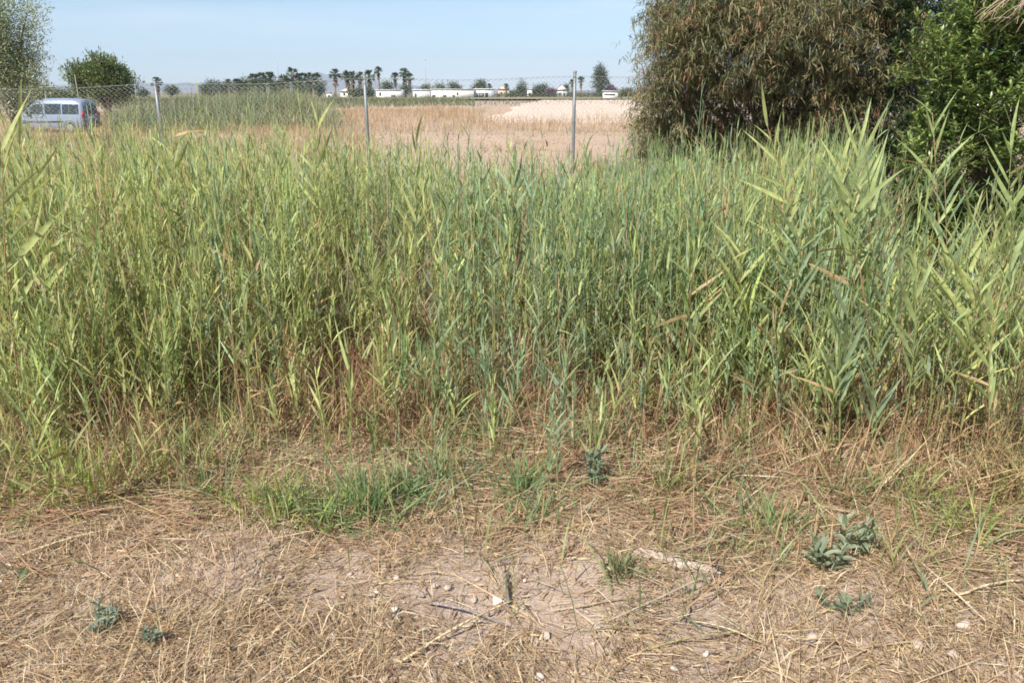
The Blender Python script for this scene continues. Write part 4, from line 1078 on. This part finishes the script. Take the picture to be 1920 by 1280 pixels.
# hedge
for (u0, u1, vt, lb) in [(930, 1060, 174, 'clipped dark hedge left of the right fence post'), (1062, 1190, 172, 'clipped dark hedge between right fence post and acacia')]:
    Y = 240; mb = MB(); lobes = []
    for u_ in np.arange(u0, u1, 5):
        c = at(u_, 180, Y); zt = at(u_, vt, Y)[2]; lobes.append((c[0], Y, zt / 2, 0.6, 0.6, zt / 2))
    leafy(mb, lobes, 900, 0.4, DG + [(0.12, 0.12, 0.07)], [2, 2, 2, 1], 0.6)
    r = empty('hedge', (0, 0, 0)); tag(r, lb, 'hedge', 'hedges at the far edge'); tag(mb.obj('foliage', M_TREE, r), kind='stuff')

# palms
def palm(u, vtop, Y, cw, label, kind=0):
    t = at(u, vtop, Y); k = Y / 1524
    X, zg = t[0], float(gz(t[0], Y)); rc = cw / 2 * k; H = t[2] - zg - rc * 0.75
    root = empty('fan_palm', (X, Y, zg)); tag(root, label, 'palm', 'fan palms on the horizon')
    mb = MB(); lean = rng.normal(0, 0.03)
    tt = np.linspace(0, 1, 6); mb.tubes(np.stack([lean * H * tt ** 2, 0 * tt, H * tt - 0.1 * (1 - tt)], 1), np.interp(tt, [0, 0.15, 1], [0.34, 0.26, 0.2]) * 1.1, 8, (0.24, 0.18, 0.13)); mb.obj('trunk', M_TINT, root, True)
    top = np.array([lean * H, 0, H])
    # dead skirt
    n = 220; mb = MB(); a = rng.uniform(0, 6.28, n); zz_ = rng.uniform(0.0, 1.2 * rc, n)
    mb.blades(top - np.stack([0 * a, 0 * a, zz_], 1), a, rng.normal(-0.95, 0.25, n), rc * rng.uniform(0.4, 0.75, n), rc * 0.16, -0.35, pick([(0.26, 0.18, 0.11), (0.32, 0.23, 0.14), (0.2, 0.14, 0.09)], [1, 1, 1], n), 3, FAT, rng.normal(0, 0.8, n))
    mb.obj('dead_skirt', M_STRAW, root)
    # fan fronds
    nf = 46; a = rng.uniform(0, 6.28, nf); e = np.clip(rng.uniform(-0.35, 1.35, nf), -0.4, 1.4)
    mb = MB(); L = rc * 0.55
    ends = top + np.stack([np.cos(e) * np.cos(a), np.cos(e) * np.sin(a), np.sin(e)], 1) * L
    mb.tubes(np.stack([np.tile(top, (nf, 1)), ends], 1), 0.03, 3, (0.14, 0.17, 0.07), cap=False)
    for q in range(9):
        da = (q - 4) * 0.24
        mb.blades(ends, a + da * 1.1, e - abs(da) * 0.25 + rng.normal(0, 0.12, nf), rc * rng.uniform(0.42, 0.62, nf), rc * 0.12, -0.55, pick([(0.13, 0.16, 0.07), (0.17, 0.20, 0.09), (0.09, 0.12, 0.06)], [2, 2, 2], nf), 3, FAT, rng.normal(0, 0.4, nf))
    tag(mb.obj('crown', M_TREE, root), kind='stuff')
for (u_, vt, w_, lb) in [
    (294, 147, 18, 'lone small palm just right of the leftmost fence post'),
    (626, 132, 19, 'lone fan palm between the palm grove and the palm row'),
    (651, 135, 20, 'first fan palm of the row left of the middle fence post'),
    (660, 136, 18, 'second fan palm of the row left of the middle fence post'),
    (671, 137, 16, 'third fan palm of the row left of the middle fence post'),
    (693, 134, 20, 'bushy fan palm just right of the middle fence post'),
    (709, 127, 14, 'thin tallest fan palm right of the middle fence post'),
    (741, 138, 15, 'fan palm above the small white building'),
    (757, 130, 18, 'taller fan palm of the close pair over the shed'),
    (769, 139, 15, 'shorter fan palm of the close pair over the shed'),
    (428, 150, 12, 'small palm tip left in the palm grove'),
    (474, 141, 20, 'palm in the grove next to the green bushy tree'),
    (488, 138, 20, 'palm in the middle of the grove, left of centre'),
    (505, 138, 22, 'palm in the middle of the grove, right of centre'),
    (530, 142, 18, 'short palm in the grove below the tallest one'),
    (547, 129, 20, 'tallest palm of the grove'),
    (563, 138, 20, 'palm right of the tallest in the grove'),
    (577, 139, 20, 'second palm right of the tallest in the grove'),
    (592, 139, 18, 'last palm at the right end of the grove'),
    (1090, 145, 12, 'small palm right of the right fence post'),
    (1073, 150, 10, 'small palm left of the right fence post'),
    (918, 158, 9, 'tiny palm over the right end of the long shed'),
    (949, 158, 9, 'tiny palm over the beige house'),
]: palm(u_, vt, 240 + rng.uniform(-8, 8), w_ * 1.3, lb)
for k in range(9):  # lower crowns filling the grove
    u_ = 440 + k * 17 + rng.uniform(-4, 4)
    palm(u_, 152 + rng.uniform(-4, 4), 228, 22, 'low palm crown at the foot of the palm grove, ' + ORD[k] + ' from left')

# ------------------------------------------------------------------ far buildings
M_WHITE = solid_mat('white_render', (0.78, 0.76, 0.72), 0.85, nscale=1.5, namt=0.08)
M_BEIGE = solid_mat('beige_render', (0.62, 0.5, 0.38), 0.85, nscale=1.5, namt=0.08)
M_GREYW = solid_mat('grey_sheet', (0.55, 0.56, 0.57), 0.6, nscale=1.5, namt=0.1)
M_ROOFT = solid_mat('roof_tile', (0.42, 0.27, 0.2), 0.85, nscale=3, namt=0.15)
M_DARK = solid_mat('dark_opening', (0.05, 0.05, 0.055), 0.4, nscale=3, namt=0.1)
def part(mname, parent, lo, hi, m):
    b = MB(); b.box(lo, hi); return b.obj(mname, m, parent)
def shed(name, u0, u1, vtop, Y, m, label, nbay=0, roof='flat', openings=(), depth=8.0):
    a = at(u0, vtop, Y); c = at(u1, vtop, Y); zt = a[2]; w = c[0] - a[0]
    root = empty(name, (a[0], Y, float(gz(a[0], Y)))); tag(root, label, 'building')
    part('wall', root, (0, 0, -0.3), (w, depth, zt), m)
    if roof == 'flat':
        part('roof', root, (-0.25, -0.3, zt + 0.003), (w + 0.25, depth + 0.3, zt + 0.16), M_GREYW if m is not M_GREYW else M_WHITE)
    else:
        b = MB(); rh = roof
        b.add([[-0.3, -0.4, zt], [w + 0.3, -0.4, zt], [w + 0.3, depth + 0.3, zt], [-0.3, depth + 0.3, zt], [w / 2, -0.4, zt + rh], [w / 2, depth + 0.3, zt + rh]], [[0, 4, 5, 3], [1, 2, 5, 4], [0, 3, 2, 1]], [[0, 1, 4], [3, 5, 2]]); b.obj('roof', M_ROOFT, root)
        b = MB(); b.add([[0.1, -0.45, zt - 0.02], [w - 0.1, -0.45, zt - 0.02], [w / 2, -0.45, zt + rh * 0.86], [0.1, -0.41, zt - 0.02], [w - 0.1, -0.41, zt - 0.02], [w / 2, -0.41, zt + rh * 0.86]], [[0, 1, 4, 3], [1, 2, 5, 4], [2, 0, 3, 5]], [[0, 2, 1], [3, 4, 5]]); b.obj('gable', m, root)
    for (f0, f1, z0, z1, nm) in openings:
        part(nm, root, (w * f0, -0.06, zt * z0), (w * f1, -0.003, zt * z1), M_DARK)
    for k in range(nbay):
        x_ = w * (k + 0.5) / nbay
        part('wall_rib', root, (x_, -0.12, -0.2), (x_ + 0.2, -0.062, zt * 0.99), M_GREYW)
    return root
shed('white_building', 705, 752, 169, 225, M_WHITE, 'small low white building right of the middle fence post', 0, 'flat', [(0.12, 0.2, 0.35, 0.75, 'window'), (0.6, 0.75, 0.0, 0.45, 'door')])
shed('long_shed', 774, 806, 169, 226, M_GREYW, 'short pale grey shed at the left end of the long white shed', 0, 'flat', [(0.1, 0.2, 0.1, 0.6, 'window')])
shed('long_shed', 808, 888, 168, 224, M_WHITE, 'long low white shed on the horizon', 0, 'flat', [(0.02, 0.1, 0.0, 0.42, 'door'), (0.27, 0.36, 0.0, 0.4, 'door'), (0.5, 0.56, 0.0, 0.4, 'door'), (0.6, 0.64, 0.4, 0.7, 'window')])
shed('long_shed', 890, 926, 167.5, 226, M_GREYW, 'grey sided shed at the right end of the long white shed', 3, 'flat', [(0.1, 0.7, 0.0, 0.6, 'door')])
shed('house', 638, 664, 171, 240, M_WHITE, 'white house with a shallow gable under the palm row', 0, 0.8, [(0.2, 0.35, 0.4, 0.75, 'window'), (0.6, 0.75, 0.4, 0.75, 'window')])
shed('house', 612, 622, 174, 240, M_WHITE, 'tiny white hut right of the palm grove', 0, 'flat', [(0.3, 0.6, 0.0, 0.6, 'door')], 4)
shed('house', 934, 955, 167, 255, M_BEIGE, 'beige house with a low roof right of the long shed', 0, 0.8, [(0.2, 0.35, 0.4, 0.7, 'window'), (0.65, 0.8, 0.4, 0.7, 'window')])
shed('house', 989, 998, 168, 260, M_WHITE, 'small white wall peeking out beside the conifer', 0, 'flat', [(0.3, 0.6, 0.3, 0.6, 'window')], 4)
shed('house', 1043, 1064, 168.5, 255, M_WHITE, 'white gabled house beside the purple flowering bush', 0, 1.3, [(0.25, 0.4, 0.3, 0.65, 'window'), (0.65, 0.8, 0.3, 0.65, 'window')])
shed('kiosk', 1132, 1159, 171.5, 205, M_WHITE, 'small white kiosk with a dark band left of the acacia', 0, 'flat', [(0.04, 0.8, 0.5, 0.68, 'window')], 3)

# utility poles and stakes
M_POLE = solid_mat('weathered_pole', (0.30, 0.29, 0.27), 0.8, nscale=3, namt=0.15)
def pole(u, vt, vb, Y, r_, label, arm=0, name='utility_pole', m=None):
    t = at(u, vt, Y); root = empty(name, (t[0], Y, float(gz(t[0], Y)))); tag(root, label, 'pole')
    b = MB(); b.tubes([[0, 0, -0.3], [0, 0, t[2] * 0.5], [0, 0, t[2] - root.location.z]], [[r_ * 1.2, r_, r_ * 0.85]], 8); b.obj('shaft', m or M_POLE, root, True)
    if arm:
        part('crossarm', root, (-arm / 2, -0.08, t[2] - root.location.z - 0.25), (arm / 2, 0.08, t[2] - root.location.z - 0.1), M_POLE)
pole(82, 160, 185, 70, 0.05, 'pale pole with a crossarm standing behind the van', 1.8)
pole(140, 140, 182, 58, 0.025, 'thin pole in front of the round tree', 0)
pole(162, 196, 238, 40, 0.018, 'thin grey stake standing right behind the van', 0, 'fence_stake', M_GALV)
pole(519, 112, 180, 260, 0.09, 'very thin mast rising from the palm grove', 0, 'mast')
pole(797, 112, 180, 300, 0.10, 'very thin lamp mast over the long shed', 1.2, 'mast')

# ------------------------------------------------------------------ van
def van():
    c = at(103, 210, 46)
    zg = float(gz(c[0], 46))
    root = empty('parked_van', (c[0], 46, zg))
    tag(root, 'light blue grey passenger van parked at far left', 'van')
    root.scale = (0.97, 0.97, 0.97); root.rotation_euler = (0, 0, R(180 - 5))      # local +x is the nose
    paint = solid_mat('van_paint', (0.225, 0.27, 0.345), 0.32, 0.1, 0.5, 2, 0.04, coat=0.5)
    glass = solid_mat('van_glass', (0.03, 0.04, 0.045), 0.08, 0.0, 0.6, 2, 0.05)
    rub = solid_mat('van_rubber', (0.03, 0.03, 0.032), 0.8, 0, 0.3, 20, 0.2)
    red = solid_mat('van_lamp', (0.42, 0.02, 0.025), 0.25, 0, 0.5, 20, 0.1)
    alu = solid_mat('van_rim', (0.5, 0.5, 0.52), 0.35, 0.7, 0.5, 20, 0.1)
    pla = solid_mat('van_plate', (0.75, 0.75, 0.7), 0.5, 0, 0.4, 20, 0.05)
    black = solid_mat('van_trim', (0.05, 0.052, 0.056), 0.6, 0, 0.4, 20, 0.1)
    # stations along the length: x, top height, roof half width, waist half width, bottom
    S = [(-2.20, 1.50, 0.60, 0.78, 0.42), (-2.16, 1.72, 0.64, 0.83, 0.30), (-2.05, 1.84, 0.68, 0.86, 0.26), (-1.6, 1.90, 0.71, 0.875, 0.25), (-0.8, 1.93, 0.72, 0.88, 0.25), (0.0, 1.92, 0.72, 0.88, 0.25),
         (0.55, 1.86, 0.70, 0.88, 0.25), (0.95, 1.66, 0.67, 0.87, 0.25), (1.3, 1.36, 0.68, 0.86, 0.25), (1.58, 1.12, 0.72, 0.85, 0.25), (1.95, 1.02, 0.66, 0.80, 0.26), (2.15, 0.90, 0.58, 0.70, 0.30), (2.22, 0.70, 0.50, 0.60, 0.38)]
    rings = []
    for (x_, zt, rw, ww, zb) in S:
        wz = min(1.02, zt - 0.12)
        half = [(ww * 0.93, zb), (ww, zb + 0.15), (ww, wz * 0.75), (ww * 0.985, wz), (rw + (ww - rw) * 0.35, wz + (zt - wz) * 0.6), (rw, zt - (zt - wz) * 0.16), (rw * 0.82, zt - (zt - wz) * 0.03), (rw * 0.4, zt + 0.012), (0, zt + 0.016)]
        rings.append([(x_, -w_, z_) for w_, z_ in half] + [(x_, w_, z_) for w_, z_ in half[-2::-1]])
    V = np.array(rings); ns, nr = V.shape[:2]
    i = np.arange(ns * nr).reshape(ns, nr)
    q = np.stack([i[:-1], np.roll(i, -1, 1)[:-1], np.roll(i, -1, 1)[1:], i[1:]], -1).reshape(-1, 4)
    mb = MB(); mb.add(V.reshape(-1, 3), q)
    for e in (0, ns - 1):
        h_ = nr // 2
        mb.add(V[e], [[k, k + 1, nr - 2 - k, nr - 1 - k] for k in range(h_ - 1)], [[h_ - 1, h_, h_ + 1]])
    body = mb.obj('body', paint, root, True)
    try: body.data.set_sharp_from_angle(angle=R(38))
    except Exception: pass
    def side_w(x_, z_):
        j = max(k for k in range(ns) if S[k][0] <= x_ + 1e-6); j = min(j, ns - 2); t = (x_ - S[j][0]) / (S[j + 1][0] - S[j][0])
        def wz(k):
            pr = [(abs(a[1]), a[2]) for a in rings[k][:9]]
            return np.interp(z_, [b_[1] for b_ in pr], [b_[0] for b_ in pr])
        return wz(j) * (1 - t) + wz(j + 1) * t
    for sgn in (-1, 1):
        for (xa, xb, za, zb_, xc_, xd) in [(-2.0, -1.02, 1.06, 1.60, -1.98, -1.02), (-0.93, 0.05, 1.06, 1.62, -0.93, 0.05), (0.16, 1.30, 1.06, 1.60, 0.16, 0.78)]:
            gx_ = np.linspace(0, 1, 5); P = []
            for zt_ in np.linspace(0, 1, 4):
                z_ = za + (zb_ - za) * zt_
                for g_ in gx_:
                    x_ = (xa + (xc_ - xa) * zt_) * (1 - g_) + (xb + (xd - xb) * zt_) * g_
                    P.append((x_, sgn * (side_w(x_, z_) + 0.012), z_))
            ii = np.arange(20).reshape(4, 5); qq = np.stack([ii[:-1, :-1], ii[:-1, 1:], ii[1:, 1:], ii[1:, :-1]], -1).reshape(-1, 4)
            if sgn > 0: qq = qq[:, ::-1]
            b = MB(); b.add(P, qq); b.obj('side_window', glass, root, True)
        b = MB(); b.box((-1.0, sgn * 0.885 - 0.012, 0.60), (1.3, sgn * 0.885 + 0.012, 0.68)); b.obj('side_trim', black, root)
        b = MB(); b.box((0.95, sgn * 0.98 - 0.1, 1.05), (1.08, sgn * 0.98 + 0.1, 1.22)); b.obj('wing_mirror', black, root)
        b = MB(); b.box((-2.235, sgn * 0.74 - 0.09, 0.86), (-2.13, sgn * 0.74 + 0.09, 1.14)); b.obj('tail_light', red, root)
        b = MB(); b.box((2.08, sgn * 0.52 - 0.14, 0.68), (2.2, sgn * 0.52 + 0.14, 0.84)); b.obj('headlight', pla, root)
        for xw_ in (-1.38, 1.42):
            b = MB(); n_ = 24; a_ = np.linspace(0, 2 * math.pi, n_ + 1)[:-1]
            prof_ = [(0.20, 0.0), (0.29, 0.0), (0.315, 0.02), (0.315, 0.17), (0.29, 0.19), (0.20, 0.19)]
            V_ = np.array([[(r_ * math.cos(q_), w_, r_ * math.sin(q_)) for q_ in a_] for r_, w_ in prof_])
            V_[..., 1] = sgn * (0.70 + V_[..., 1]); V_[..., 0] += xw_; V_[..., 2] += 0.315
            ii = np.arange(6 * n_).reshape(6, n_); b.add(V_.reshape(-1, 3), np.stack([ii[:-1], np.roll(ii, -1, 1)[:-1], np.roll(ii, -1, 1)[1:], ii[1:]], -1).reshape(-1, 4))
            wh = b.obj('wheel', rub, root, True)
            b = MB(); ctr = np.array([[xw_, sgn * 0.893, 0.315]]); rr_ = np.array([[xw_ + 0.2 * math.cos(q_), sgn * 0.875, 0.315 + 0.2 * math.sin(q_)] for q_ in a_])
            b.add(np.concatenate([ctr, rr_]), None, [[0, 1 + k, 1 + (k + 1) % n_] for k in range(n_)]); b.obj('rim', alu, wh)
            # dark wheel arch lip
            b = MB(); aa_ = np.linspace(-0.1, math.pi + 0.1, 14); b.tubes(np.stack([xw_ + 0.37 * np.cos(aa_), np.full(14, sgn * 0.872), 0.33 + 0.37 * np.sin(aa_)], 1), 0.022, 6); b.obj('wheel_arch', black, root, True)
    zz_ = np.linspace(1.06, 1.62, 4); P = []
    for z_ in zz_:
        xb_ = np.interp(z_, [0.4, 1.50, 1.72], [-2.215, -2.215, -2.175]); hw = 0.70 - 0.2 * (z_ - 1.06)
        P += [(xb_, -hw, z_), (xb_, 0, z_), (xb_, hw, z_)]
    ii = np.arange(12).reshape(4, 3); b = MB(); b.add(P, np.stack([ii[:-1, :-1], ii[1:, :-1], ii[1:, 1:], ii[:-1, 1:]], -1).reshape(-1, 4)); b.obj('rear_window', glass, root, True)
    P = []
    for (x_, z_, hw) in [(1.60, 1.13, 0.72), (1.32, 1.38, 0.69), (0.98, 1.68, 0.64)]: P += [(x_ + 0.01, -hw, z_ + 0.03), (x_ + 0.012, 0, z_ + 0.045), (x_ + 0.01, hw, z_ + 0.03)]
    ii = np.arange(9).reshape(3, 3); b = MB(); b.add(P, np.stack([ii[:-1, :-1], ii[:-1, 1:], ii[1:, 1:], ii[1:, :-1]], -1).reshape(-1, 4)); b.obj('windscreen', glass, root, True)
    b = MB(); b.box((-2.29, -0.82, 0.36), (-2.15, 0.82, 0.60)); b.obj('rear_bumper', black, root)
    b = MB(); b.box((2.12, -0.7, 0.32), (2.27, 0.7, 0.52)); b.obj('front_bumper', black, root)
    b = MB(); b.box((-2.235, -0.26, 0.80), (-2.20, 0.26, 0.92)); b.obj('number_plate', pla, root)
    b = MB(); b.box((-2.225, -0.012, 0.62), (-2.203, 0.012, 1.7)); b.obj('door_seam', black, root)
van()

# ------------------------------------------------------------------ haze
hz = MB(); hz.box((-7300, -7300, -8), (7300, 7300, 330))
m, nt, out = mat('haze_air')
pv = nt.nodes.new('ShaderNodeVolumePrincipled')
pv.inputs['Color'].default_value = (0.64, 0.80, 1.0, 1)
pv.inputs['Density'].default_value = 0.00016
nt.links.new(pv.outputs['Volume'], out.inputs['Volume'])
hzo = hz.obj('haze', m)
tag(hzo, 'pale summer haze over the plain', 'haze', kind='stuff')
